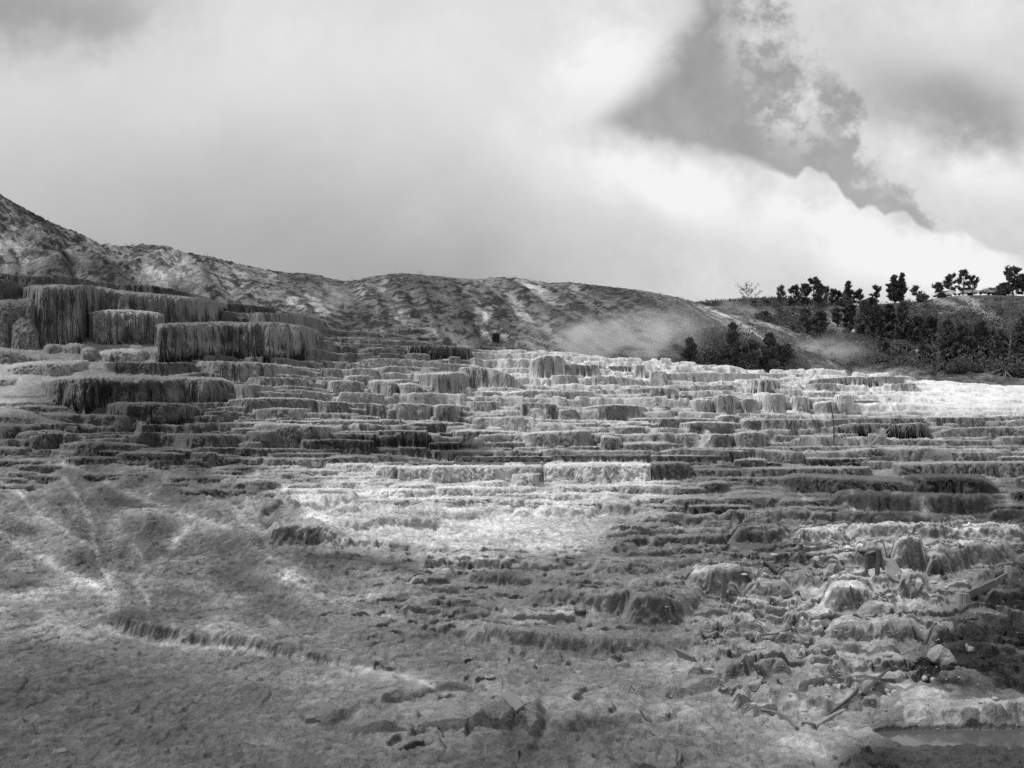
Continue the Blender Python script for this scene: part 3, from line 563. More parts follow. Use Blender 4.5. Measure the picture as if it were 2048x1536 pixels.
stamp([(640, 1438), (720, 1415), (860, 1392), (905, 1380), (960, 1384), (1005, 1400), (1020, 1412)], [(640, 1452), (720, 1434), (860, 1414), (915, 1398), (960, 1402), (1020, 1424)], tone=78, fl=.08, seed=155, rim=.1)
stamp([(700, 1474), (850, 1456), (990, 1442), (1050, 1448), (1082, 1462), (1090, 1476)], [(700, 1484), (850, 1472), (1000, 1466), (1060, 1476), (1090, 1492)], tone=66, top=108, fl=.1, seed=156, rim=.12, back=2.6)
stamp([(1088, 1462), (1150, 1455), (1260, 1448), (1300, 1452)], [(1088, 1484), (1200, 1474), (1300, 1464)], tone=90, top=112, fl=.12, seed=157, rim=.3, back=2.6)
stamp([(520, 1076), (600, 1070), (700, 1080)], [(520, 1100), (700, 1104)], tone=78, fl=.04, seed=158)
stamp([(640, 1098), (760, 1090), (900, 1100)], [(640, 1104), (900, 1108)], tone=135, seed=159)

# ------------------------------------------------------------------ the many small shelves between them
rs = np.random.RandomState(5)
CRU = [-260, 0, 250, 450, 620, 740, 900, 1100, 1250, 1400, 1600, 1850, 2048, 2310]
CRV = [590, 600, 620, 665, 690, 705, 724, 712, 722, 740, 752, 770, 838, 838]
def fill(n, u0, u1, v0, v1, wr, hr, maxov=0.30, excl=(), tmul=1.0, **k):
    for i in range(n):
        w = math.exp(rs.uniform(math.log(wr[0]), math.log(wr[1]))); h = math.exp(rs.uniform(math.log(hr[0]), math.log(hr[1])))
        u = rs.uniform(u0 - w / 2, u1 - w / 2); v = rs.uniform(v0, v1)
        if v < np.interp(u + w / 2, CRU, CRV) + 3 or v < np.interp(u, CRU, CRV) + 3 or v < np.interp(u + w, CRU, CRV) + 3: continue
        if any(a < u + w / 2 < b and c < v < d for a, b, c, d in excl): continue
        a0, a1 = int(v // 4), int((v + h) // 4) + 1; b0, b1 = max(0, int((u + 260) // 4)), int((u + w + 260) // 4) + 1
        m = MASK[a0:a1, b0:b1]
        if m.size == 0 or (m > 0).mean() > maxov: continue
        s = rs.uniform(-.012, .012) * w; c = rs.uniform(0, .04) * h * 3
        lip = [(u, v + h * .15 + s), (u + w * .15, v + s * .6), (u + w * .5, v - c), (u + w * .85, v - s * .6), (u + w, v + h * .12 - s)]
        bot = [(u, v + h), (u + w * .5, v + h + c), (u + w, v + h)]
        stamp(lip, bot, seed=200 + i % 97, rim=rs.uniform(.12, .3), **k)
EX = [(1845, 2400, 740, 833), (1690, 1860, 786, 832)]
def rows(u0, u1, v0, v1, sp, wr, hf=(0.75, 1.25), gap=.12, excl=(), maxov=.35, tn=(.55, .86), **k):
    v = v1 + 0.0; n = 0
    while v > v0:
        s = math.exp(rs.uniform(math.log(sp[0]), math.log(sp[1]))); u = u0 - rs.uniform(0, wr[0]); ph = rs.uniform(0, 9)
        while u < u1:
            w = math.exp(rs.uniform(math.log(wr[0]), math.log(wr[1]))); h = s * rs.uniform(*hf); n += 1
            vv = v - h + rs.uniform(-.35, .35) * s + .5 * s * math.sin(u / 170 + ph); vb_ = vv + h * 1.12
            ok = rs.rand() > gap and vv > np.interp(u + w / 2, CRU, CRV) + 2 and vv > np.interp(u, CRU, CRV) + 2 and vv > np.interp(u + w, CRU, CRV) + 2
            ok = ok and not any(a < u + w / 2 < b and c < vv < d for a, b, c, d in excl)
            if ok:
                m = MASK0[int(vv // 4):int(vb_ // 4) + 1, max(0, int((u + 260) // 4)):int((u + w + 260) // 4) + 1]
                ok = m.size > 0 and (m > 0).mean() < maxov
            if ok:
                c = rs.uniform(0, .10) * h; t = rs.uniform(-.12, .12) * h
                lip = [(u, vv + h * .18 + t), (u + w * .15, vv + t * .6), (u + w * .5, vv - c), (u + w * .85, vv - t * .6), (u + w, vv + h * .15 - t)]
                bot = [(u, vb_), (u + w * rs.uniform(.3, .7), vb_ + c + h * rs.uniform(-.1, .2)), (u + w, vb_)]
                stamp(lip, bot, seed=200 + n % 97, rim=rs.uniform(.15, .42), tone=-rs.uniform(*tn), top=-1.04, **k)  # fronts darkened and tops lightened in colour: painted shade as well as mineral
            u += w * rs.uniform(.82, 1.0)
        v -= s * rs.uniform(.85, 1.0)
MASK0 = MASK.copy()
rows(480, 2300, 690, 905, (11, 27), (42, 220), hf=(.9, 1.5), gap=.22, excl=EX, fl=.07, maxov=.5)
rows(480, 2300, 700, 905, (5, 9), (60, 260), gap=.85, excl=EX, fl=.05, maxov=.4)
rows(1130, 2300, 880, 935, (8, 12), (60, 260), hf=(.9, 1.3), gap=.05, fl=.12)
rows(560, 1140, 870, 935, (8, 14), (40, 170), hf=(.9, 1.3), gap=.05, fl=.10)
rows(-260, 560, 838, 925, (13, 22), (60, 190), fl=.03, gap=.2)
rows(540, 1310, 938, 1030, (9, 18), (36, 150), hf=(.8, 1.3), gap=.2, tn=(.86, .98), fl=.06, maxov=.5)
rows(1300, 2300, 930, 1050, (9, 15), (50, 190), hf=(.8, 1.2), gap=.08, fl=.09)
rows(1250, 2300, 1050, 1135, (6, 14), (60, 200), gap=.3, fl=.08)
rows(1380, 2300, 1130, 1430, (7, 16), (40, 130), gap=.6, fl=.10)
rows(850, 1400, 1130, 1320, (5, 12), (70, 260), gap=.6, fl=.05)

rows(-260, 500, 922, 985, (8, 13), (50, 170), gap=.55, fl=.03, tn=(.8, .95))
# pool basin at the lower right
PZ = -3.70
pu = np.interp(YS, [9.2, 9.7, 10.3, 10.9], [1930, 1850, 1745, 1770])
inside = ((Yg > 9.0) & (Yg < 11.0)).astype(np.float32)
vimg = V0 - FPX * Z / Yg
edge_lo = np.interp(US, [1735, 1790, 1850, 1950, 2000, 2310], [1472, 1488, 1500, 1516, 1520, 1520])
edge_hi = np.interp(US, [1735, 1800, 2000, 2310], [1464, 1459, 1456, 1452])
v_pool = V0 - FPX * PZ / Yg
n = 4 * fbm(X, Yg, 1.5, 3, 2)
ins = sst(edge_lo[None, :] - v_pool + n, -6, 6) * sst(v_pool - edge_hi[None, :] + n, -5, 5) * sst(Ug, 1728, 1760)
Z = np.where(ins > 0.5, PZ - 0.15 * (ins - 0.5), np.where(ins > 0.01, Z * (1 - ins) + (PZ + 0.02) * ins, Z)).astype(np.float32)
rimz = sst(Ug, 1700, 1760) * (Yg > 8.8) * (Yg < 11.2) * (ins <= 0.5)
Z = np.where((rimz > 0) & (Z < PZ + 0.03), PZ + 0.03 + 0.02 * n / 4, Z).astype(np.float32)
del ins, rimz, v_pool, n

# ------------------------------------------------------------------ tone of the mineral crust (stains and algae, with light and shade painted in), as a map over the ground
TU = np.arange(0, 2049, 128)
TV = [560, 640, 700, 750, 800, 850, 900, 940, 980, 1030, 1080, 1130, 1180, 1250, 1320, 1390, 1460, 1536]
TM = np.array([
 [80, 85, 85, 95, 100, 110, 120, 120, 120, 150, 150, 150, 150, 150, 150, 150, 150],
 [95, 95, 115, 85, 95, 100, 115, 125, 135, 160, 160, 160, 160, 160, 160, 150, 150],
 [120, 115, 120, 95, 105, 120, 115, 125, 185, 205, 195, 190, 190, 195, 190, 185, 185],
 [150, 125, 105, 120, 140, 148, 160, 165, 188, 208, 202, 196, 198, 200, 205, 208, 206],
 [150, 85, 80, 80, 140, 150, 160, 160, 172, 175, 175, 175, 190, 200, 208, 208, 200],
 [95, 95, 90, 85, 130, 145, 145, 150, 170, 172, 172, 165, 160, 158, 150, 150, 155],
 [92, 88, 85, 90, 100, 110, 90, 105, 150, 152, 152, 150, 150, 148, 148, 150, 150],
 [95, 95, 95, 92, 115, 150, 172, 182, 188, 190, 188, 105, 125, 130, 130, 130, 130],
 [105, 98, 100, 102, 125, 166, 180, 184, 186, 184, 172, 125, 115, 95, 88, 78, 95],
 [100, 100, 95, 105, 112, 154, 168, 178, 176, 160, 132, 115, 108, 102, 92, 70, 80],
 [112, 98, 90, 100, 98, 130, 158, 166, 164, 148, 104, 92, 82, 130, 155, 135, 105],
 [118, 105, 90, 100, 105, 84, 105, 145, 118, 102, 98, 95, 102, 145, 155, 145, 92],
 [110, 115, 96, 95, 105, 112, 108, 96, 96, 96, 96, 108, 132, 150, 145, 125, 55],
 [100, 110, 86, 95, 95, 96, 96, 96, 106, 106, 98, 118, 132, 132, 132, 100, 38],
 [86, 90, 90, 92, 98, 106, 100, 96, 106, 112, 116, 122, 127, 132, 128, 62, 38],
 [80, 82, 85, 86, 92, 106, 116, 98, 108, 116, 122, 122, 122, 122, 128, 70, 80],
 [76, 80, 82, 82, 85, 84, 110, 116, 98, 102, 112, 108, 112, 122, 80, 65, 70],
 [76, 78, 80, 80, 80, 78, 85, 85, 75, 95, 106, 106, 106, 100, 62, 60, 60]], float)
def tone_map(u, v):
    i = np.clip(np.searchsorted(TV, v) - 1, 0, len(TV) - 2); tv = np.array(TV, float)
    a = np.clip((v - tv[i]) / (tv[i + 1] - tv[i]), 0, 1); a = a * a * (3 - 2 * a)
    uu = np.clip(u / 128.0, 0, 15.999); j = uu.astype(int); b = uu - j; b = b * b * (3 - 2 * b)
    return (TM[i, j] * (1 - b) + TM[i, j + 1] * b) * (1 - a) + (TM[i + 1, j] * (1 - b) + TM[i + 1, j + 1] * b) * a
def seglist(u, v, pts, w):
    d = np.full(u.shape, 1e9, np.float32)
    for (a, b), (c, e) in zip(pts[:-1], pts[1:]):
        dx, dy = c - a, e - b; t = np.clip(((u - a) * dx + (v - b) * dy) / (dx * dx + dy * dy), 0, 1)
        d = np.minimum(d, np.hypot(u - a - t * dx, (v - b - t * dy) * 1.6))
    return np.exp(-(d / w) ** 2)
STREAKS = [  # pale or dark runs of mineral crust: points, half width, change of tone
 ([(205, 1258), (260, 1276), (330, 1290), (420, 1298), (500, 1304), (560, 1314), (640, 1326), (700, 1332), (780, 1346), (840, 1362), (885, 1382)], 8, 30),
 ([(700, 1336), (800, 1350), (860, 1365)], 24, 18),
 ([(130, 930), (190, 950), (250, 985), (330, 1015), (400, 1040), (460, 1056)], 8, 30), ([(400, 1040), (520, 1062)], 14, 12),
 ([(0, 1050), (60, 1095), (110, 1130), (160, 1165), (220, 1195)], 16, 24), ([(110, 1120), (220, 1180), (230, 1240)], 22, 12),
 ([(360, 1060), (340, 1110), (300, 1160)], 9, 16), ([(470, 1208), (530, 1230), (545, 1250)], 8, 20), ([(550, 1150), (620, 1185), (700, 1215), (790, 1240)], 5, 22),
 ([(610, 1110), (600, 1165)], 10, 14), ([(700, 1190), (750, 1195)], 26, 14), ([(0, 1250), (120, 1240), (200, 1236)], 10, 16),
 ([(600, 1110), (700, 1118), (780, 1132), (840, 1150), (900, 1155)], 12, -26), ([(610, 1190), (660, 1210), (720, 1212), (800, 1205)], 10, -16),
 ([(900, 1150), (1080, 1142), (1180, 1110), (1270, 1080), (1330, 1045)], 11, -26), ([(520, 1078), (640, 1086)], 12, -14),
 ([(220, 1250), (260, 1230), (300, 1225)], 16, -20), ([(180, 1060), (210, 1120)], 22, -16), ([(270, 1050), (300, 1110)], 24, -16), ([(0, 1180), (80, 1170)], 14, -20),
 ([(140, 1000), (200, 1010)], 18, -12), ([(310, 970), (350, 1000)], 20, -12), ([(0, 1150), (60, 1165)], 20, -14), ([(1120, 1222), (1190, 1222)], 7, 45),
 ([(1590, 980), (1610, 998), (1625, 1000)], 5, 45), ([(1690, 1008), (1712, 1022)], 4, 60),  ([(1845, 1000), (1850, 1028)], 9, 45),
 ([(1800, 1005), (1800, 1030)], 10, -20), ([(1985, 955), (2004, 975), (2020, 1010)], 12, 30), ([(1915, 1055), (1945, 1050), (1960, 1070)], 9, 60),
 ([(1840, 960), (1870, 985)], 6, 28), ([(1920, 975), (1940, 978)], 8, 40), ([(1700, 975), (1705, 990)], 4, 30), ([(1790, 985), (1830, 970)], 12, 30),
 ([(1655, 1050), (1700, 1047)], 4, 60), ([(1590, 1080), (1700, 1085), (1780, 1120)], 30, 14), ([(1640, 1190), (1670, 1186), (1655, 1225)], 9, 40),
 ([(1690, 1150), (1760, 1160), (1720, 1200)], 20, 10), ([(1340, 1335), (1345, 1338)], 60, 8), ([(1610, 1500), (1660, 1530)], 40, 35),
 ([(1700, 1520), (1760, 1520)], 40, -35), ([(1850, 1335), (1960, 1305), (2100, 1285)], 34, -42), ([(1880, 1365), (2100, 1372)], 20, -40), ([(1950, 1200), (2100, 1212)], 20, -45), ([(1925, 1262), (2100, 1262)], 14, -50), ([(1790, 1340), (1850, 1330)], 20, -20),
 ([(1000, 1455), (1050, 1500)], 30, -14), ([(1300, 1225), (1320, 1245)], 45, -12),
 ([(0, 965), (26, 978), (68, 1021), (111, 1051), (180, 1094), (200, 1106)], 7, 30), ([(0, 1068), (43, 1098), (85, 1119), (115, 1132), (171, 1153), (192, 1179)], 8, 30),
 ([(128, 957), (145, 978), (171, 1021), (184, 1051), (188, 1085), (205, 1136), (226, 1170)], 6, 26), ([(299, 991), (278, 1059), (265, 1094), (290, 1119), (295, 1136), (273, 1170), (299, 1213), (303, 1256)], 5, 26),
 ([(384, 1051), (363, 1076), (342, 1102), (299, 1132)], 8, 24), ([(513, 1094), (543, 1119), (598, 1132), (577, 1153), (547, 1179), (470, 1196)], 7, 24), ([(330, 960), (390, 985), (440, 1000)], 7, 20), ([(60, 920), (130, 930), (250, 925), (330, 935)], 6, 18),
 ([(214, 987), (230, 1000)], 20, -26), ([(299, 1051), (320, 1075)], 18, -26), ([(162, 1115), (166, 1120)], 13, -26), ([(43, 1059), (60, 1065)], 18, -24), ([(34, 1179), (60, 1172)], 20, -24), ([(440, 1150), (470, 1160)], 22, -22), ([(240, 1100), (250, 1140)], 12, -22),
 ([(235, 1240), (300, 1240), (330, 1262)], 16, -24), ([(120, 1010), (135, 1040)], 10, -20), ([(350, 1190), (420, 1200)], 16, -16), ([(560, 960), (500, 985), (450, 975)], 14, -16), ([(1060, 1500), (1090, 1440)], 9, -30), ([(640, 1452), (700, 1440)], 10, -20),
 ([(640, 888), (780, 884), (900, 893), (960, 898)], 17, -38), ([(900, 912), (1100, 914), (1300, 918), (1480, 914)], 8, -30),
 ([(1360, 900), (1440, 903), (1520, 908)], 4, -40), ([(860, 895), (960, 892)], 8, -30), ([(860, 1060), (1000, 1060), (1150, 1075)], 60, 10),
]
# borders of light and dark tone are irregular, so the map is looked up with a wandering offset
PXK = 1.0
# arc length in image space along each column gives even detail on risers and flats
vim = V0 - FPX * Z / Yg
ds = np.sqrt(np.diff(vim, axis=0) ** 2 + (470.0 * np.diff(LY)[:, None]) ** 2)
ds = np.minimum(ds, 40.0)
def boxY(a, n):
    c_ = np.cumsum(np.pad(a, [(n + 1, n), (0, 0)], mode='edge'), 0, dtype=np.float64); return ((c_[2 * n + 1:] - c_[:-(2 * n + 1)]) / (2 * n + 1)).astype(np.float32)
wl = boxY(ds, 45); G = wl.copy()                                    # keep neighbouring columns in step: same detail budget over each metre or two
for c0 in range(0, G.shape[0], 500): G[c0:c0 + 500] = gsm(G[c0:c0 + 500], 40.0, 1)
G = boxY(G, 45); ds = ds / np.maximum(wl, 1e-4) * G
Sc = np.concatenate([np.zeros((1, NU), np.float32), np.cumsum(ds, 0, dtype=np.float64).astype(np.float32)], 0); del ds, wl, G
for it in range(2):                                                 # take out what drift is left between neighbours
    F = boxY(Sc, 110); Fs = F.copy()
    for c0 in range(0, NY, 500): Fs[c0:c0 + 500] = gsm(Fs[c0:c0 + 500], 40.0, 1)
    Sc = np.maximum.accumulate(Sc - boxY(F - Fs, 110), 0)
del F, Fs
Sc = Sc - Sc[:1] * 0 + np.arange(NY, dtype=np.float32)[:, None] * 1e-4
for c0 in range(0, NY, 500): Sc[c0:c0 + 500] = gsm(Sc[c0:c0 + 500], 2.0, 1)
NR = 1500
Smax = gsm(Sc[-1][None, :], 70.0, 1)[0]; S00 = gsm(Sc[0][None, :], 70.0, 1)[0]
YR = np.empty((NR, NU), np.float32); ZR = np.empty_like(YR); TR = np.empty_like(YR); IR = np.empty((NR, NU), np.int16)
for j in range(NU):
    s = Sc[:, j]; t = np.clip(np.linspace(S00[j], Smax[j], NR), s[0], s[-1])
    f = np.interp(t, s, np.arange(NY)); YR[:, j] = np.interp(f, np.arange(NY), YS); ZR[:, j] = np.interp(f, np.arange(NY), Z[:, j])
    k = np.minimum(np.rint(f).astype(int), NY - 1); TR[:, j] = TONE[k, j]; IR[:, j] = SID[k, j]
del Sc
VIMG = vim                                                          # kept for placing things on the ground
UR = np.broadcast_to(US[None, :], YR.shape)
vR = V0 - FPX * ZR / YR
isr = IR > 0
XR = (UR - U0) / FPX * YR
wu = 16 * fbm(XR, YR, 0.45, 4, 1) * np.clip(FPX / YR / 30, .5, 3); wv = 9 * fbm(XR, YR, 0.6, 4, 2) * np.clip(FPX / YR / 30, .5, 2.5)
T0 = tone_map(UR + wu, vR + wv)
sm = np.zeros(YR.shape, np.float32)
for pts, w, d in STREAKS:
    p = np.array(pts); b = (UR > p[:, 0].min() - 3 * w) & (UR < p[:, 0].max() + 3 * w) & (vR > p[:, 1].min() - 3 * w) & (vR < p[:, 1].max() + 3 * w)
    if b.any(): sm[b] += d * seglist((UR + wu * .22)[b], (vR + wv * .22)[b], pts, w)
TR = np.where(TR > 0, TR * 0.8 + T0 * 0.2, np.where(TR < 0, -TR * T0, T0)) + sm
TR = TR * (1 + 0.14 * fbm(XR, YR, 1.1, 4, 3) + 0.05 * vn(XR * 9, YR * 9 + ZR * 3, 2))
br = fbm(XR * 0.9 + YR * 0.45, YR * .40 - XR * .2, 0.50, 5, 2, rid=True); lz = (1 - sst(UR, 560, 860)) * sst(YR, 12, 17) * (1 - sst(YR, 36, 42))
TR = TR * (1 + .42 * lz * (br - .15)); br2 = fbm(XR * .6, YR * 1.3, .8, 5, 9); TR = TR * (1 + .22 * br2 * (1 - sst(YR, 28, 40))); br3 = fbm(XR * 1.2, YR * 2.6, 2.6, 4, 5, rid=True); TR = TR * (1 - .16 * (br3 + .1) * (1 - sst(YR, 30, 42)))
TR = TR * (1 + .11 * (1 - sst(YR, 26, 34)))
# steep crust is toned darker than the flats: riser shade painted in with dark mineral
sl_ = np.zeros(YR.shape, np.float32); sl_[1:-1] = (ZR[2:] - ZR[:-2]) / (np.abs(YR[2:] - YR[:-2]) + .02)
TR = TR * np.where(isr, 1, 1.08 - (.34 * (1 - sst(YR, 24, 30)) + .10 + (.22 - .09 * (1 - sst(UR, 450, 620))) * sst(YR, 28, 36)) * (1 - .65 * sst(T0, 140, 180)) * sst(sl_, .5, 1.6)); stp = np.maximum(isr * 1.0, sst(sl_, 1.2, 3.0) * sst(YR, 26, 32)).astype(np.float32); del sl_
# vertical mineral streaks on the fronts
stk = vn(XR * 3.2 + 4, ZR * 0.35 + YR * .2, 1) * .6 + vn(XR * 8, ZR * 0.8 + YR * .2, 2) * .5
TR = TR * (1 + 0.18 * stk * stp)
# overhanging fronts
dY = np.zeros(YR.shape, np.float32)
for k, s in enumerate(STAMPS):
    if s.oh <= 0: continue
    sub = slice(s.j0, s.j1 + 1); m = IR[:, sub] == k + 1
    H = np.maximum(s.zt - s.zb, .2)[None, :]; t = np.clip((ZR[:, sub] - s.zb[None, :]) / H, 0, 1)
    xw = XR[:, sub]; sp = vn(xw * 1.8 + s.seed, xw * 0 + s.seed, 1) * .5 + vn(xw * 4.5, xw * 0 + s.seed, 2) * .35 + vn(xw * .4, xw * 0, 3) * .8
    tc = s.tc * (1 + 0.40 * sp)
    prof = 0.30 * (1 - t) ** 1.3 + 0.70 * sst(tc - t, -.08, 0.16 + 0 * t)
    rib = (np.abs(vn(xw * 2.1 + .5 * vn(t * 3, xw * .3, 1), t * 1.1 + s.seed, 3)) - .35) * 0.30 + fbm(xw * .8, t * 2.6 + s.seed, 1.0, 3, 2) * .75 * np.clip(H / 3, .3, 1.2) + vn(xw * 5, t * 4.2, 1) * .05
    hs = np.clip(H / s.H, 0.05, 1)
    dY[:, sub] = np.where(m, (s.oh * prof + rib * sst(1 - t, 0.02, .25)) * hs, dY[:, sub])
YR = YR + dY
# crust roughness of the surface itself
farw = np.clip(YR / 45.0, 0.25, 1.0)
g1 = fbm(XR + ZR * .7, YR + ZR * .8, 2.6, 3, 0) * 0.040 * farw
g2 = fbm(XR + ZR * .7, YR + ZR * .8, 10.0, 3, 1) * 0.026 * np.clip(YR / 12, .8, 2.2)
g3 = fbm(XR + ZR * .7, YR + ZR * .8, 5.0, 3, 2, rid=True) * 0.034 * farw
poolm = (UR > 1700) & (YR > 8.8) & (YR < 11.2) & (ZR < PZ + 0.0)
wet = sst(UR, 1860, 1930) * sst(vR, 1180, 1230) + sst(UR, 1700, 1760) * sst(vR, 1440, 1480)
smooth = 1 - 0.6 * (seglist(UR, vR, [(760, 1345), (860, 1365)], 60) + seglist(UR, vR, [(820, 1440), (980, 1430)], 40))
amp = np.where(poolm, 0, smooth); nearw = 1 - sst(YR, 26, 38)
g5 = (fbm(XR * 1.6, YR * 3.4, 2.2, 4, 7, rid=True) * .045 + fbm(XR * 1.2, YR * 2.4, 5.5, 3, 4) * .03 + lz * .10 * (br - .2)) * nearw
g6 = (np.abs(vn(XR * 2.3 + .4 * vn(ZR * 1.5, XR, 1), ZR * .5 + YR * .2, 2)) - .35) * .22 * np.where(isr, .3, 1)
ZR = ZR + (g1 + g2 + g3 + g5) * amp * (1 - .6 * stp); YR = YR - (g1 * 2.4 + g2 * 2.4 + g3 * 2.2 + g6 * sst(YR, 30, 36)) * stp * amp
XR = (UR - U0) / FPX * YR
cav = np.clip((g3 / 0.034 / farw + g2 / .04) * .5, -1, 1)  # hollows darker, knobs lighter: cavity shade put into the tone
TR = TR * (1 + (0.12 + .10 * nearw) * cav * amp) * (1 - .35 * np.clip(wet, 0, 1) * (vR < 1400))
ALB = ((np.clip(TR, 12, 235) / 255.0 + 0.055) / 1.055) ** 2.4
print('terrain', YR.shape, len(STAMPS), 'stamps')

# ------------------------------------------------------------------ materials
def mat_crust(name, bump=0.02, scale=6.0, k=1.0, rough=0.9, streak=0.0):
    m = bpy.data.materials.new(name); m.use_nodes = True; N = NT(m.node_tree); B = m.node_tree.nodes['Principled BSDF']
    at = N.new('ShaderNodeAttribute', attribute_name='tone'); aw = N.new('ShaderNodeAttribute', attribute_name='wet')
    tc = N.new('ShaderNodeTexCoord'); O = tc.outputs['Object']
    mp = N.new('ShaderNodeMapping'); N.l.new(O, mp.inputs[0]); mp.inputs['Scale'].default_value = (1, 1, 0.35)
    n1 = N.noise(O, scale, 8.0, 0.62); n2 = N.noise(mp.outputs[0], scale * 3.1, 5.0, 0.6); n3 = N.noise(O, scale * 0.22, 4.0, 0.5); n4 = N.noise(O, scale * 5.0, 3.0, 0.6)
    f = N.m('ADD', N.m('MULTIPLY', N.m('SUBTRACT', n1, .5), 0.75), N.m('MULTIPLY', N.m('SUBTRACT', n2, .5), 0.80)); f = N.m('ADD', f, N.m('MULTIPLY', N.m('SUBTRACT', n4, .5), 0.7))
    f = N.m('ADD', f, N.m('MULTIPLY', N.m('SUBTRACT', n3, .5), 0.30))
    v = N.m('MULTIPLY', N.m('MULTIPLY', at.outputs['Fac'], k), N.m('ADD', f, 1.0), clamp=True)
    c = N.new('ShaderNodeCombineColor')
    for i in range(3): N.l.new(v, c.inputs[i])
    N.l.new(c.outputs[0], B.inputs['Base Color'])
    N.l.new(N.ss(aw.outputs['Fac'], 0.0, 1.0, rough, 0.42), B.inputs['Roughness'])
    B.inputs['Specular IOR Level'].default_value = 0.35
    bp = N.new('ShaderNodeBump'); bp.inputs['Distance'].default_value = bump; bp.inputs['Strength'].default_value = 1.0
    N.l.new(N.m('ADD', N.m('ADD', n1, N.m('MULTIPLY', n2, .40)), N.m('MULTIPLY', n4, .28)), bp.inputs['Height']); N.l.new(bp.outputs[0], B.inputs['Normal'])
    return m
M_CRUST = mat_crust('travertine_crust', bump=0.095, scale=5.0, k=1.0)
def grid_faces(nr, nc):
    a = (np.arange(nr - 1)[:, None] * nc + np.arange(nc - 1)[None, :]).astype(np.int32)
    return np.stack([a, a + 1, a + nc + 1, a + nc], -1).reshape(-1, 4)
def grid_obj(name, Xa, Ya, Za, tone, wet, mat):
    v = np.stack([Xa, Ya, Za], -1).reshape(-1, 3)
    return mesh_np(name, v, grid_faces(*Xa.shape), mat, attrs={'tone': tone, 'wet': wet})
# foreground ground and the terraces are two sheets of the same crust, meeting row to row
isp = int(NR * 0.5)
vm = np.median(vR, axis=1); isp = int(np.argmax(vm < 1040))
wet = np.clip(wet, 0, 1).astype(np.float32)
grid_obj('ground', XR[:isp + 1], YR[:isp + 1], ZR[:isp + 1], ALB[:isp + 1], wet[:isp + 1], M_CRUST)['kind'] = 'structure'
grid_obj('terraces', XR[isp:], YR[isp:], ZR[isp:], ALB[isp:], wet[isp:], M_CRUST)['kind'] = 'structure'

# the same ground carried on to both sides and towards the viewer, joined edge to edge
def carry(name, sgn):
    e = 0 if sgn < 0 else -1; off = np.array([0, .6, 1.6, 3.5, 7, 14, 30, 70, 160.0]) * sgn
    xx = XR[:, e][:, None] + off[None, :]; yy = np.repeat(YR[:, e][:, None], len(off), 1)
    zs = gsm(ZR[:, e][:, None], 8.0, 0); k = np.clip(np.abs(off) / 1.6, 0, 1)[None, :]
    zz_ = ZR[:, e][:, None] * (1 - k) + zs * k + .25 * k * fbm(xx, yy, .4, 4, 3)
    al = np.repeat(ALB[:, e][:, None], len(off), 1) * (1 + .3 * k * fbm(xx, yy, .7, 4, 1))
    grid_obj(name, xx, yy, zz_, al, al * 0, M_CRUST)['kind'] = 'structure'
carry('ground', -1); carry('ground', 1)
yy0 = np.array([1.0, .93, .7, .3, -.8, -4, -12.0]); xx = np.concatenate([XR[0][0] - np.array([160, 30, 7, 2.]), XR[0], XR[0][-1] + np.array([2., 7, 30, 160])])
y1 = np.concatenate([[YR[0][0]] * 4, YR[0], [YR[0][-1]] * 4]); z1 = np.concatenate([[ZR[0][0]] * 4, ZR[0], [ZR[0][-1]] * 4]); a1 = np.concatenate([[ALB[0][0]] * 4, ALB[0], [ALB[0][-1]] * 4])
YY = y1[None, :] * yy0[:, None]; XX = np.repeat(xx[None, :], 7, 0); kk = (1 - np.clip(yy0, 0, 1))[:, None]
grid_obj('ground', XX[::-1], YY[::-1], (z1[None, :] + 0 * YY + .12 * kk * fbm(XX, YY, .6, 3, 2))[::-1], np.repeat(a1[None, :], 7, 0)[::-1], YY * 0, M_CRUST)['kind'] = 'structure'

def ground(u, v):
    """point of the terrace ground that shows at photograph position u, v"""
    j = int(np.clip(round((u - US[0]) / DU), 0, NU - 1)); col = VIMG[:, j]; i = int(np.argmax(col <= v)); Y = float(YS[i])
    return Vector(((u - U0) / FPX * Y, Y, float(Z[i, j])))
def gz(x, y):
    i = int(np.clip((math.log(y) - LY[0]) / 5.6e-4, 0, NY - 1)); j = int(np.clip(round((x / y * FPX + U0 - US[0]) / DU), 0, NU - 1)); return float(Z[i, j])
def P3(u, v, Y): return Vector(((u - U0) / FPX * Y, Y, (V0 - v) / FPX * Y))

# ------------------------------------------------------------------ pool
m = bpy.data.materials.new('pool_water'); m.use_nodes = True; N = NT(m.node_tree); B = m.node_tree.nodes['Principled BSDF']
B.inputs['Base Color'].default_value = (.09, .09, .09, 1); B.inputs['Roughness'].default_value = 0.04; B.inputs['IOR'].default_value = 1.45
tc = N.new('ShaderNodeTexCoord'); bp = N.new('ShaderNodeBump'); bp.inputs['Distance'].default_value = .004; bp.inputs['Strength'].default_value = .5
N.l.new(N.noise(tc.outputs['Object'], 9.0, 3.0), bp.inputs['Height']); N.l.new(bp.outputs[0], B.inputs['Normal'])
M_WATER = m
wv_ = []
for Yv in np.linspace(8.9, 11.1, 12):
    for uu in np.linspace(1715, 2300, 16): wv_.append(((uu - U0) / FPX * Yv, Yv, PZ - 0.012))
o = mesh_np('water', np.array(wv_), grid_faces(12, 16), M_WATER); o['kind'] = 'structure'

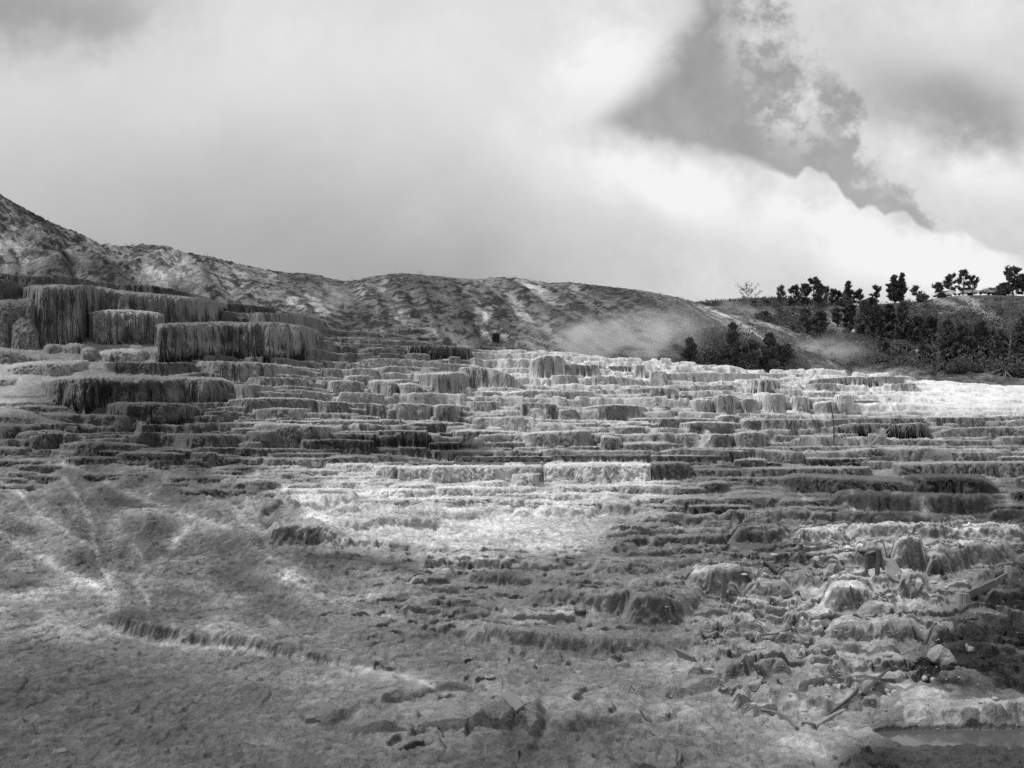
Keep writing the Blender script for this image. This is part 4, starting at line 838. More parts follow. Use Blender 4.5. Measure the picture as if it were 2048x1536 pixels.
# ------------------------------------------------------------------ hills behind
M_HILL = mat_crust('hillside_soil', bump=0.45, scale=1.3, k=1.0)
def hill(name, u0, u1, du, Y0, Y1, vfoot, vcrest, power, Yend, drop, nrow, relief, tonef, mat):
    us = np.arange(u0, u1 + du, du); ys = np.exp(np.linspace(math.log(Y0), math.log(Yend), nrow))
    U = np.broadcast_to(us[None, :], (nrow, len(us))); Y = np.broadcast_to(ys[:, None], U.shape)
    yc = np.interp(us, *Y1) if isinstance(Y1, tuple) else np.full(len(us), Y1)
    vf = np.interp(us, *vfoot); vc = gsm(np.interp(us, *vcrest)[None, :], 2.0, 1)[0]
    zf = (V0 - vf) / FPX * Y0; vce = vc.copy()
    t = np.clip((Y - Y0) / (yc[None, :] - Y0), 0, 1); Xh = (U - U0) / FPX * Y
    env = np.clip(t * 6, 0, 1) * (1 - 0.88 * sst(t, 0.82, 1.0))
    r = relief(Xh, Y, U)
    for it in range(6):
        zc = (V0 - vce) / FPX * yc; zz = zf + (zc - zf) * (1 - (1 - t) ** power) - np.clip(Y - yc[None, :], 0, 99) * drop + r * env; v = V0 - FPX * zz / Y
        if it < 5: vce = vce + gsm((vc - v.min(0))[None, :], 5.0, 1)[0]
    T = tonef(Xh, Y, U, v, r, t)
    alb = ((np.clip(T, 15, 240) / 255.0 + 0.055) / 1.055) ** 2.4
    o = grid_obj(name, Xh, Y, zz, alb, alb * 0, mat); o['kind'] = 'structure'
    return us, ys, zz, v, yc
RC = ([-400, 0, 20, 60, 100, 130, 150, 175, 200, 240, 262, 280, 340, 352, 390, 430, 480, 540, 580, 600, 640, 655, 690, 715, 740, 770, 800, 830, 870, 950, 1000, 1040, 1100, 1140, 1200, 1280, 1350, 1420, 1480, 1540, 1600, 1640, 1700, 1760],
      [250, 388, 400, 422, 443, 456, 462, 474, 487, 492, 491, 488, 492, 500, 508, 515, 528, 540, 546, 545, 550, 556, 562, 560, 553, 549, 546, 548, 552, 559, 554, 556, 566, 564, 571, 580, 593, 612, 628, 646, 664, 678, 720, 770])
def ridge_streak(x, y, u, f=1.0):
    q = (y - 91.5) / 48.0; k = np.interp(u, [-300, 500, 760, 900, 1050, 1700], [150, 120, 60, 130, 300, 420])
    return fbm((u + k * q) * .022 * f, q * .75 * f, 1.0, 4, 6)
def rel_ridge(x, y, u):
    g = fbm(x * 0.9 + y * 0.35, y * 0.30, 0.13, 4, 1, rid=True)
    sk = fbm((x + y * 0.9) * 1.0, (y - x * .4) * .22, 0.30, 4, 2, rid=True)
    lw = 1 - sst(u, 350, 700)
    return 0.5 * g + 0.6 * ridge_streak(x, y, u) + 0.30 * sk + 0.15 * fbm(x, y, .9, 3, 3) + lw * (1.0 * fbm(x, y, .25, 4, 0, rid=True) + .3 * fbm(x, y * 1.0, 1.1, 3, 1, rid=True))
def blobs(u, v, L_, n):
    s = np.zeros(u.shape)
    for (a, b, ra, rb, ang, amp) in L_:
        c, q = math.cos(ang), math.sin(ang); du_ = u - a; dv_ = v - b
        e = ((du_ * c + dv_ * q) / ra) ** 2 + ((-du_ * q + dv_ * c) / rb) ** 2
        s += amp * (1 - sst(e + n, 0.55, 1.25))
    return s
RB = [(60, 485, 55, 35, .4, 55), (20, 500, 30, 20, .2, 40), (230, 510, 120, 12, .42, 60), (300, 560, 60, 12, .5, 50), (340, 525, 60, 26, .1, 38), (440, 560, 60, 20, .2, 10), (635, 612, 34, 10, .75, 95), (590, 602, 26, 10, .6, 60),
      (600, 630, 30, 9, .1, -5), (700, 590, 30, 25, 0, 20), (745, 575, 34, 14, -.3, 48), (800, 620, 25, 24, .8, 30), (830, 650, 60, 12, .5, 45), (962, 640, 14, 26, -.3, 95), (975, 625, 10, 16, .2, 60), (940, 590, 12, 30, -.6, 40), (1050, 640, 12, 60, -.6, 42),
      (1090, 590, 45, 10, .5, 60), (1010, 680, 80, 14, .3, 42), (1060, 568, 34, 9, .4, 55), (1150, 575, 20, 6, .2, 45), (500, 545, 60, 12, .3, 22), (540, 590, 70, 14, .3, 22), (1480, 650, 90, 12, .42, 30),
      (40, 410, 60, 12, .6, -35), (120, 460, 70, 12, .5, -38), (310, 493, 46, 6, .05, -42), (430, 518, 60, 7, .25, -30), (90, 500, 100, 16, .45, -30), (200, 548, 110, 20, .15, -18), (880, 620, 60, 22, .5, -22), (850, 575, 45, 14, .3, -20),
      (640, 552, 50, 10, .1, -18), (760, 640, 60, 16, .4, -20), (1000, 610, 30, 40, -.5, -16), (1140, 620, 40, 20, .5, -14), (1200, 585, 120, 14, .2, -10), (930, 650, 20, 30, -.4, -22), (1420, 690, 110, 36, .3, -26), (820, 548, 60, 6, 0, -20)]
def tone_ridge(x, y, u, v, r, t):
    n = fbm(x, y * 1.0, 0.9, 5, 0, .6); n2 = fbm((x + y * .9), (y - x * .5) * .25, .5, 4, 2); n3 = fbm(x, y, 2.6, 3, 1)
    T = 106 + 16 * n2 - 45 * ridge_streak(x, y, u) - 36 * ridge_streak(x, y, u, 2.7) + .72 * blobs(u, v, RB, .9 * n)
    T += np.where(u < 700, 4, 0) + -6 * sst(u, 1150, 1300)
    th = n * 1.0 + n3 * .5 + 0.3 * n2
    T = T - 52 * sst(th, 0.02, 0.16) * (1 - 0.5 * sst(u, 1150, 1400)) + 18 * sst(-th, .1, .3)
    # light path down the right flank
    T += 75 * seglist(u + 2 * n, v + 2 * n, [(1425, 622), (1470, 638), (1500, 658), (1530, 682), (1534, 692)], 3.2) + 60 * seglist(u, v, [(1400, 610), (1450, 628), (1560, 655), (1630, 675)], 5) * sst(n3, -.3, .2)
    T += 30 * seglist(u, v, [(1500, 640), (1560, 660), (1600, 672)], 7)
    return T
ridge_data = hill('hill', -380, 1750, 2.2, 91.5, ([-400, 300, 700, 1100, 1400, 1750], [120, 135, 150, 150, 140, 128]),
    ([-400, 0, 300, 500, 700, 1000, 1300, 1600, 1760], [620, 620, 640, 670, 715, 742, 760, 775, 790]), RC, 1.75, 190, 0.35, 520, rel_ridge, tone_ridge, M_HILL)
HC = ([1300, 1380, 1440, 1470, 1500, 1560, 1640, 1700, 1760, 1800, 1850, 1880, 1920, 1990, 2048, 2400], [650, 632, 622, 618, 620, 618, 618, 612, 608, 606, 601, 595, 591, 590, 592, 575])
def rel_wood(x, y, u):
    return 1.0 * fbm(x, y * .7, 0.10, 4, 2) + 0.45 * fbm(x, y, .6, 4, 3, rid=True)
WB = [(1990, 640, 105, 14, .62, 62), (1905, 612, 50, 8, .3, 45), (2035, 700, 40, 22, .6, 55), (1660, 655, 30, 22, 0, 55), (1690, 640, 30, 14, .2, 40), (1575, 625, 24, 10, 0, 45), (1640, 628, 60, 7, .1, 25), (1850, 605, 40, 5, -.2, 30), (1880, 625, 20, 6, .2, 15),
      (1790, 690, 200, 50, .1, -18), (1930, 680, 60, 40, .4, -15), (1740, 625, 40, 10, 0, -8), (1950, 745, 60, 8, .1, 25)]
def tone_wood(x, y, u, v, r, t):
    n = fbm(x, y, .5, 5, 1, .6); n3 = fbm(x, y, 1.8, 4, 2, .6)
    T = 92 + blobs(u, v, WB, .8 * n) + 14 * n
    T = T - 34 * sst(n * .6 + n3, .0, .16) + 20 * sst(-n3, .15, .35)
    return T + 10 * (1 - sst(t, 0.05, .3))
wood_data = hill('hill', 1290, 2400, 2.2, 96, ([1290, 1500, 1700, 2400], [165, 185, 205, 209]),
    ([1290, 1500, 1700, 1900, 2048, 2400], [790, 782, 780, 778, 786, 790]), HC, 1.12, 260, 0.004, 420, rel_wood, tone_wood, M_HILL)
def on_hill(data, u, v):
    us, ys, zz, vv, yc = data; j = int(np.clip(round((u - us[0]) / (us[1] - us[0])), 0, len(us) - 1)); c = np.minimum.accumulate(vv[:, j]); i = int(np.argmax(c <= v))
    if c[i] > v: i = int(np.argmin(vv[:, j]))
    Y = float(ys[i]); return Vector(((u - U0) / FPX * Y, Y, float(zz[i, j])))
def hill_at(data, u, Y):
    us, ys, zz, vv, yc = data; j = int(np.clip(round((u - us[0]) / (us[1] - us[0])), 0, len(us) - 1))
    return Vector(((u - U0) / FPX * Y, Y, float(np.interp(Y, ys, zz[:, j]))))

# ------------------------------------------------------------------ plain materials
def mat(name, v, rough=.8, var=0.3, scale=3.0, metal=0.0, stretch=(1, 1, 1), bump=0.0):
    m = bpy.data.materials.new(name); m.use_nodes = True; N = NT(m.node_tree); B = m.node_tree.nodes['Principled BSDF']
    tc = N.new('ShaderNodeTexCoord'); mp = N.new('ShaderNodeMapping'); N.l.new(tc.outputs['Object'], mp.inputs[0]); mp.inputs['Scale'].default_value = stretch
    n = N.noise(mp.outputs[0], scale, 6.0, .6)
    x = N.m('MULTIPLY', N.m('ADD', N.m('MULTIPLY', N.m('SUBTRACT', n, .5), var * 3), 1.0), v, clamp=True)
    c = N.new('ShaderNodeCombineColor')
    for i in range(3): N.l.new(x, c.inputs[i])
    N.l.new(c.outputs[0], B.inputs['Base Color']); B.inputs['Roughness'].default_value = rough; B.inputs['Metallic'].default_value = metal
    B.inputs['Specular IOR Level'].default_value = 0.3 if rough > .5 else .5
    if bump:
        bp = N.new('ShaderNodeBump'); bp.inputs['Distance'].default_value = bump; N.l.new(n, bp.inputs['Height']); N.l.new(bp.outputs[0], B.inputs['Normal'])
    return m
M_LEAF = mat('conifer_needles', 0.065, .7, .6, .7); M_LEAF2 = mat('grey_green_needles', 0.10, .7, .6, .8); M_LEAF3 = mat('scrub_leaves', 0.085, .8, .6, .5)
M_BARK = mat('bark', 0.07, .9, .4, 2.0); M_DEAD = mat('bleached_wood', 0.30, .8, .3, 4.0); M_DEADD = mat('dark_dead_wood', 0.06, .8, .3, 4.0); M_GREYWOOD = mat('grey_dead_wood', 0.16, .8, .3, 4.0)
M_BOARD = mat('weathered_board', 0.085, .8, .5, 3.0, stretch=(6, 6, 6), bump=.004); M_BOARDL = mat('pale_weathered_board', 0.26, .85, .4, 5.0, bump=.004); M_BOARDM = mat('grey_weathered_board', 0.15, .85, .4, 5.0, bump=.004)
M_ROCK = mat('pale_travertine_stone', 0.42, .9, .35, 9.0, bump=.01); M_ROCKG = mat('grey_travertine_stone', 0.28, .9, .5, 7.0, bump=.02)
M_WPAINT = mat('white_car_paint', 0.85, .25, .03); M_SPAINT = mat('silver_car_paint', 0.38, .3, .03, metal=.3); M_DPAINT = mat('dark_car_paint', 0.08, .3, .03)
M_GLASS = mat('dark_car_glass', 0.02, .08, .02); M_TYRE = mat('tyre_rubber', 0.025, .9, .1); M_RIM = mat('wheel_rim', 0.4, .4, .05, metal=.6); M_LAMP = mat('headlight_lens', 0.7, .2, .02)
M_SKIN = mat('skin', 0.30, .6, .05); M_SHIRT = mat('light_shirt', 0.62, .8, .08); M_TROUS = mat('dark_trousers', 0.04, .8, .1); M_HAIR = mat('dark_hair', 0.03, .7, .1)

# ------------------------------------------------------------------ trees
def leaf_mesh(name, P, s, seed, m, per=9, spread=.35, up=.5, slim=.34):
    r = np.random.RandomState(seed); P = np.asarray(P, float); n = len(P) * per
    C = np.repeat(P, per, 0) + r.normal(0, spread, (n, 3)) * [1, 1, .75]
    d = r.normal(0, 1, (n, 3)); d[:, 2] = np.abs(d[:, 2]) * .6 + up; d /= np.linalg.norm(d, axis=1)[:, None]
    e = r.normal(0, 1, (n, 3)); e = np.cross(d, e); e /= np.linalg.norm(e, axis=1)[:, None] + 1e-9
    L_ = s * r.uniform(.6, 1.35, (n, 1)); W = L_ * slim
    v = np.stack([C - e * W * .5, C + e * W * .5, C + d * L_ + e * W * .2, C + d * L_ * .9 - e * W * .25], 1).reshape(-1, 3)
    return v, np.arange(n * 4).reshape(-1, 4)
def make_tree(seed, H, W, kind, lean=0.0):
    r = random.Random(seed); mb = MB(); tips = []
    if kind in ('pine', 'dense', 'airy', 'bare', 'leader', 'round'):
        k = 9; pts = []; x = y = 0
        th = {'round': .75, 'airy': .85}.get(kind, .95)
        for i in range(k):
            f = i / (k - 1); pts.append(Vector((x + lean * H * f * f, y, f * H * th))); x += r.uniform(-.03, .03) * H * .4; y += r.uniform(-.03, .03) * H * .4
        r0 = (.022 if kind != 'bare' else .013) * H + .04
        mb.tube(pts, [r0 * (1 - .88 * i / (k - 1)) for i in range(k)], 6)
        n = {'pine': 26, 'dense': 46, 'airy': 15, 'bare': 22, 'leader': 34, 'round': 22}[kind]
        f0 = {'pine': .22, 'dense': .06, 'airy': .35, 'bare': .25, 'leader': .08, 'round': .28}[kind]
        for i in range(n):
            f = f0 + (1 - f0) * ((i + r.random()) / n); g = (f - f0) / (1 - f0)
            if kind == 'dense' or kind == 'leader': wp = (1 - g) ** .75 * (.5 + .5 * min(1, g * 7)) + .10
            elif kind == 'bare': wp = .35 + .65 * (1 - g)
            else: wp = math.sin(math.pi * min(1, .16 + .78 * g)) ** .7
            Lb = W * wp * r.uniform(.65, 1.15); az = r.uniform(0, 6.283); el = r.uniform(.0, .5) + .5 * g + (.25 if kind in ('airy', 'round') else 0)
            ip = f * (k - 1); ia = min(int(ip), k - 2); p = pts[ia].lerp(pts[ia + 1], ip - ia); b = [p]
            d = Vector((math.cos(az) * math.cos(el), math.sin(az) * math.cos(el), math.sin(el)))
            for s in range(3):
                p = p + d * Lb / 3; b.append(p); d = (d + Vector((r.uniform(-.2, .2), r.uniform(-.2, .2), r.uniform(.05, .35)))).normalized()
                if s > 0 or kind in ('dense', 'leader'):
                    for q in range(2):
                        t = (d + Vector((r.uniform(-.9, .9), r.uniform(-.9, .9), r.uniform(-.1, .7)))).normalized(); e = p + t * Lb * r.uniform(.15, .35)
                        mb.tube([p, e], [r0 * .16, r0 * .05], 3); tips.append(e); tips.append(p.lerp(e, .5))
            mb.tube(b, [r0 * .38 * (1 - .5 * g), r0 * .28, r0 * .18, r0 * .08], 4); tips.append(b[-1]); tips.append(b[-2].lerp(b[-1], .5))
    elif kind in ('bush', 'barebush'):
        n = 26 if kind == 'bush' else 16
        for i in range(n):
            az = r.uniform(0, 6.283); el = r.uniform(.25, 1.45); L_ = r.uniform(.7, 1.05)
            d = Vector((math.cos(az) * math.cos(el) * W, math.sin(az) * math.cos(el) * W, math.sin(el) * H)) * L_
            p1 = d * .5 + Vector((r.uniform(-.1, .1) * W, r.uniform(-.1, .1) * W, .05 * H)); mb.tube([(0, 0, 0), p1, d], [.05, .035, .015], 3)
            for q in range(4):
                e = p1.lerp(d, q / 3) + Vector((r.uniform(-.28, .28) * W, r.uniform(-.28, .28) * W, r.uniform(-.1, .22) * H)); mb.tube([p1.lerp(d, q / 3), e], [.02, .008], 3); tips.append(e)
            tips += [d, p1]
    return mb, tips
def tree(name, label, cat, loc, H, W, kind, seed, leafm=None, barkm=None, group=None, leaf=.48, per=8, lean=0.0, spread=.20):
    e = tag(empty(name, loc, random.Random(seed).uniform(0, 0)), label, cat, group)
    mb, tips = make_tree(seed, H, W, kind, lean)
    mb.build('trunk' if kind not in ('bush', 'barebush') else 'stems', barkm or M_BARK, e)
    if leafm:
        sp = spread * min(1.2, max(.4, W / 3)); v, f = leaf_mesh('crown', [t for t in tips], leaf, seed, leafm, per, sp)
        mesh_np('crown' if kind != 'bush' else 'foliage', v, f, leafm, e, smooth=False)
    return e
def hpx(v0, v1, Y): return abs(v1 - v0) / FPX * Y
G1 = 'conifers along the skyline of the right hill'; G2 = 'conifers on the slope of the right hill'; G3 = 'shrubs along the foot and top of the right hill'
def crest(u, dy=0.5):
    us, ys, zz, vv, yc = wood_data; j = int(round((u - us[0]) / (us[1] - us[0]))); i = int(np.argmin(vv[:, j])); return Vector(((u - U0) / FPX * (ys[i] + dy), ys[i] + dy, float(np.interp(ys[i] + dy, ys, zz[:, j]))))
SKY = [ # u, top v, half width px, kind, label, leaf material, density
 (1562, 577, 17, 'airy', 'thin upswept pine at the left end of the skyline row', M_LEAF2, 6),
 (1588, 575, 12, 'pine', 'narrow pine beside the thin upswept one, left of the tallest dark pine', M_LEAF, 8),
 (1628, 560, 17, 'pine', 'tall dark thick-crowned pine, the highest of the left skyline group', M_LEAF, 13),
 (1610, 572, 13, 'pine', 'loose pine leaning on the left side of the tall dark pine', M_LEAF, 8),
 (1648, 575, 13, 'airy', 'open see-through pine just right of the tall dark pine', M_LEAF2, 7),
 (1671, 579, 16, 'round', 'low round-topped pine between the open pine and the pointed one', M_LEAF, 10),
 (1697, 564, 10, 'leader', 'slim pointed pine rising above the low round ones', M_LEAF, 8),
 (1714, 583, 15, 'round', 'spreading low pine sloping down beside the dark parked car', M_LEAF, 9),
 (1754, 571, 12, 'airy', 'small lone pine with a bare trunk between the dark car and the big dark pine', M_LEAF, 8),
 (1790, 553, 19, 'dense', 'broad very dark pine in the middle of the skyline', M_LEAF, 13),
 (1802, 547, 9, 'leader', 'slender top shooting up from the right of the broad dark pine', M_LEAF, 8),
 (1833, 577, 12, 'airy', 'sparse young pine left of the white sedan', M_LEAF2, 6),
 (1876, 565, 11, 'round', 'small tufted pine over the white sedan', M_LEAF, 8),
 (1903, 546, 17, 'round', 'large open crowned pine above the rear of the white minivan', M_LEAF, 9),
 (1926, 543, 12, 'pine', 'upright pine directly behind the roof of the white minivan', M_LEAF, 8),
 (1945, 554, 12, 'airy', 'forked pine standing before the nose of the white minivan', M_LEAF, 8),
 (2008, 572, 18, 'dense', 'dark rounded pine right of the silver vehicle', M_LEAF, 13),
 (2026, 541, 20, 'pine', 'tallest dark pine at the right edge of the skyline', M_LEAF, 14),
 (2052, 550, 24, 'dense', 'dark pine cut by the right edge of the picture', M_LEAF, 14),
]
SKYB = {1790: 612, 1802: 612, 1628: 616, 2008: 602, 2026: 606, 2052: 610}
for i, (u, vt, hw, kind, lab, lm, per) in enumerate(SKY):
    p = crest(u, -0.6 if u in SKYB else (3.6 if 1900 < u < 1932 else 0.8 + (i % 3) * .6))
    if u == 1945: p = crest(u, -3.2)
    vb = V0 - FPX * p.z / p.y; tree('pine_tree', lab, 'tree', p - Vector((0, 0, .3)), hpx(vt, vb, p.y) + .3, hw / FPX * p.y, kind, 100 + i, lm, group=G1, per=max(4, int(per * .62)), leaf=.60, spread=.13)
SL = [ # slope trees: u, base v, top v, half width px, kind, label
 (1612, 690, 622, 20, 'dense', 'dark shaggy conifer above the steam at the foot of the ridge end'), (1640, 700, 628, 16, 'pine', 'dark conifer left of the pale rock face'),
 (1700, 672, 612, 15, 'pine', 'conifer growing just under the slim pointed skyline pine'), (1726, 682, 606, 18, 'dense', 'dark conifer to the right of the pale rock face'),
 (1752, 690, 618, 16, 'pine', 'conifer behind the middle of the long wooden railing'), (1778, 684, 612, 20, 'dense', 'dense conifer above the stair platform'),
 (1808, 690, 606, 20, 'dense', 'large dark conifer directly behind the stair platform'), (1836, 692, 640, 16, 'pine', 'grey green conifer right of the stair platform'),
 (1862, 700, 640, 17, 'pine', 'middle conifer of the slope beneath the white sedan'), (1892, 722, 645, 22, 'dense', 'wide conifer below the white minivan, half way down the slope'),
 (1925, 728, 655, 24, 'dense', 'biggest dark conifer right of the middle of the slope'), (1962, 724, 648, 22, 'dense', 'conifer at the lower edge of the pale scree'),
 (1996, 732, 668, 20, 'pine', 'conifer left of the twin bare trunks'), (2052, 735, 640, 26, 'dense', 'dark conifer at the right edge below the skyline'),
 (1662, 712, 668, 12, 'pine', 'small conifer below the left end of the wooden railing'), (1592, 700, 655, 14, 'pine', 'small conifer under the end of the white mineral path'),
 (1850, 734, 700, 14, 'pine', 'short conifer at the foot of the slope near the standing visitor'), (1765, 716, 682, 12, 'airy', 'thin conifer on the low slope left of the stair platform'),
 (1674, 655, 622, 9, 'pine', 'little conifer on top of the pale rock face'), (1743, 640, 600, 12, 'pine', 'small conifer below the dark parked car'),
]
for i, (u, vb, vt, hw, kind, lab) in enumerate(SL):
    p = on_hill(wood_data, u, vb); tree('pine_tree', lab, 'tree', p - Vector((0, 0, .3)), hpx(vt, vb, p.y) + .3, hw / FPX * p.y, kind, 200 + i, M_LEAF if i % 3 else M_LEAF2, group=G2, per=11, leaf=.50)
RG = [(1380, 725, 678, 14, 'dense', 'small dark conifer standing alone in the steam on the ridge flank'), (1470, 742, 648, 22, 'dense', 'tall dark conifer in the middle of the ridge foot'),
      (1498, 742, 690, 20, 'pine', 'bushy conifer right of the tall dark one at the ridge foot'), (1540, 742, 668, 24, 'dense', 'broad conifer at the low right end of the ridge'),
      (1446, 742, 706, 14, 'pine', 'low conifer left of the tall dark one at the ridge foot'), (1420, 738, 712, 12, 'pine', 'lowest conifer at the foot of the ridge'), (992, 684, 673, 4, 'pine', 'tiny dark fir alone on the gully above the middle terraces'),
      (1570, 742, 700, 18, 'pine', 'scraggly conifer right of the pale leaning stick')]
for i, (u, vb, vt, hw, kind, lab) in enumerate(RG):
    p = on_hill(ridge_data, u, vb); tree('pine_tree', lab, 'tree', p - Vector((0, 0, .2)), hpx(vt, vb, p.y) + .2, hw / FPX * p.y, kind, 300 + i, M_LEAF, group='conifers along the foot of the ridge', per=9, leaf=.34, spread=.18)
BU = [(1505, 622, 600, 16, 0, 'dark shrub in drifting steam at the left of the hill top'), (1530, 625, 597, 18, 0, 'shrub behind the steam, second from the left of the hill top'), (1552, 640, 610, 20, 0, 'shrub where the ridge meets the wooded hill'),
      (1528, 650, 622, 20, 0, 'low shrub behind the white mineral path'), (1640, 620, 594, 12, 1, 'small bush under the tall dark skyline pine'), (1690, 612, 594, 22, 1, 'dark bush filling the gap below the slim pointed pine'),
      (1735, 614, 603, 12, 1, 'small bush before the dark parked car'), (1846, 608, 588, 15, 1, 'rounded dark bush below the white sedan'), (1883, 604, 584, 9, 1, 'bush hiding the middle of the white sedan'), (1941, 597, 588, 4, 1, 'small bush in front of the white minivan'),
      (1996, 602, 582, 13, 1, 'dark bush beside the silver vehicle'), (2010, 606, 575, 22, 1, 'large dark bush at the right end of the skyline'),
      (1918, 748, 716, 30, 2, 'big rounded bush at the foot of the right slope'), (1880, 742, 722, 18, 2, 'bush left of the big rounded bush'), (1948, 744, 726, 16, 2, 'bush right of the big rounded bush'), (1800, 742, 730, 16, 2, 'low grey bush behind the top shelf'),
      (1850, 750, 738, 18, 2, 'low bush just behind the end of the pale shelf'), (1700, 728, 712, 16, 2, 'grey bush in the steam below the railing'), (1760, 732, 714, 14, 2, 'bush in the thin steam below the slope'), (2000, 752, 728, 22, 2, 'shrub around the foot of the fallen branches'), (2040, 755, 725, 22, 2, 'shrub at the right edge beside the fallen branches')]
for i, (u, vb, vt, hw, k, lab) in enumerate(BU):
    p = on_hill(wood_data, u, vb) if k != 1 else crest(u, -1.5 if u < 1900 else -1.8); vb2 = V0 - FPX * p.z / p.y
    tree('shrub', lab, 'shrub', p - Vector((0, 0, .2)), max(hpx(vt, vb2, p.y), .9), hw / FPX * p.y * .8, 'bush', 400 + i, M_LEAF if k == 1 else M_LEAF3, group=G3, per=12, leaf=.40 if k != 2 else .30, spread=.35)
# bare and dead trees
p = crest(1500, -1); tree('dead_tree', 'pale half dead tree with tufted crooked branches rising from the steam', 'tree', p, hpx(572, 618, p.y), 24 / FPX * p.y, 'airy', 501, M_LEAF2, M_GREYWOOD, per=2, lean=-.2, leaf=.35)
p = on_hill(wood_data, 2034, 735); tree('bare_tree', 'tall thin leafless tree with twin trunks at the right edge', 'tree', p, hpx(590, 738, p.y), 30 / FPX * p.y, 'bare', 502, M_LEAF2, M_GREYWOOD, per=1, leaf=.3)
p = on_hill(wood_data, 2020, 735); tree('bare_tree', 'slim leafless tree just left of the twin trunks', 'tree', p, hpx(610, 738, p.y), 20 / FPX * p.y, 'bare', 503, M_LEAF2, M_GREYWOOD, per=1, leaf=.3)
for i, (u, vb, vt, lab) in enumerate([(1573, 742, 690, 'thin pale bare trunk at the foot of the ridge'), (1878, 738, 686, 'broken grey bare trunk left of the big rounded bush'), (1650, 735, 705, 'short bare sapling in the steam')]):
    p = on_hill(wood_data, u, vb); tree('bare_tree', lab, 'tree', p, hpx(vt, vb, p.y), 7 / FPX * p.y, 'bare', 510 + i, None, M_GREYWOOD)
def twig(name, label, cat, paths, m, group=None):
    mb = MB()
    for pts, r0, r1 in paths:
        n = len(pts); mb.tube(pts, [r0 + (r1 - r0) * i / (n - 1) for i in range(n)], 5)
    return tag(mb.build(name, m, smooth=True), label, cat, group)
r = random.Random(8); p = on_hill(wood_data, 2000, 760); paths = []
for (u0, v0, u1, v1) in [(2012, 742, 1972, 770), (2012, 742, 1985, 772), (2010, 740, 1998, 772), (2005, 738, 1978, 748), (2012, 742, 2005, 725), (2010, 742, 2030, 765), (2000, 748, 1980, 758), (2012, 742, 2024, 728)]:
    a = P3(u0, v0, p.y); b = P3(u1, v1, p.y - 2); c = a.lerp(b, .5) + Vector((r.uniform(-.3, .3), r.uniform(-.5, .5), r.uniform(-.2, .4))); paths.append(([a, c, b], .09, .03))
twig('fallen_branches', 'tangle of pale fallen branches behind the white terrace at the right', 'branches', paths, M_GREYWOOD)
p = on_hill(ridge_data, 1500, 738); twig('fallen_branch', 'pale dead stick leaning at the foot of the ridge trees', 'branch', [([P3(1486, 744, p.y - 1), P3(1500, 732, p.y - 1), P3(1514, 720, p.y - 1)], .10, .04)], M_GREYWOOD)

# dead saplings standing in the terraces
def sap(name, label, base, segs, mdark, mlight):
    e = tag(empty(name, base), label, 'dead tree')
    Y = base.y
    for nm, m_, lst in (('trunk', mdark, segs[0]), ('branch', mlight, segs[1])):
        for grp in lst:
            mb = MB()
            for pts, r0, r1 in grp:
                q = [P3(u, v, Y + dy) - base for u, v, dy in pts]; mb.tube(q, [r0 + (r1 - r0) * i / (len(q) - 1) for i in range(len(q))], 5)
            mb.build(nm, m_, e, smooth=True)
b = ground(1668, 893)
sap('dead_sapling', 'bare dead sapling standing in the right terraces with a dark top and pale low branches', b,
    ([[([(1669, 897, 0), (1668, 870, 0), (1667, 845, .1), (1664, 825, .1), (1662, 812, 0), (1659, 803, 0)], .05, .018), ([(1664, 826, 0), (1657, 818, .2)], .012, .006), ([(1664, 826, 0), (1671, 818, -.2)], .014, .006), ([(1666, 842, 0), (1656, 836, .2), (1650, 828, .2), (1646, 822, .2)], .016, .006), ([(1662, 815, 0), (1656, 810, 0)], .01, .005), ([(1662, 812, 0), (1663, 808, .1)], .01, .005)]],
     [[([(1667, 896, 0), (1650, 886, -.3), (1636, 878, -.4), (1628, 870, -.5), (1618, 862, -.5)], .035, .01), ([(1662, 893, -.2), (1660, 883, -.3), (1652, 875, -.4)], .02, .008)], [([(1672, 895, 0), (1680, 883, .3), (1683, 870, .4), (1683, 862, .4)], .03, .01)],
      [([(1674, 895, 0), (1687, 880, -.2), (1697, 868, -.3), (1702, 858, -.3)], .03, .008), ([(1680, 888, -.1), (1694, 874, 0)], .015, .007)], [([(1668, 865, 0), (1657, 848, .2)], .016, .006)], [([(1671, 896, 0), (1672, 880, .2), (1670, 872, .2)], .02, .01)]]), M_DEADD, M_DEAD)
b = ground(1740, 893)
mbp = [([P3(1739, 895, b.y), P3(1752, 878, b.y), P3(1765, 867, b.y + .2), P3(1774, 860, b.y + .3), P3(1779, 854, b.y + .3)], .05, .012), ([P3(1758, 873, b.y), P3(1768, 868, b.y), P3(1771, 859, b.y)], .025, .01),
       ([P3(1758, 873, b.y), P3(1768, 873, b.y - .2), P3(1776, 868, b.y - .2), P3(1779, 863, b.y - .2)], .025, .01), ([P3(1743, 880, b.y + .2), P3(1746, 868, b.y + .2), P3(1751, 858, b.y + .2)], .02, .01), ([P3(1760, 876, b.y), P3(1769, 877, b.y - .1)], .015, .008)]
twig('dead_branch', 'pale forked dead branch leaning right from the terrace edge', 'dead branch', mbp, M_DEAD)
del b

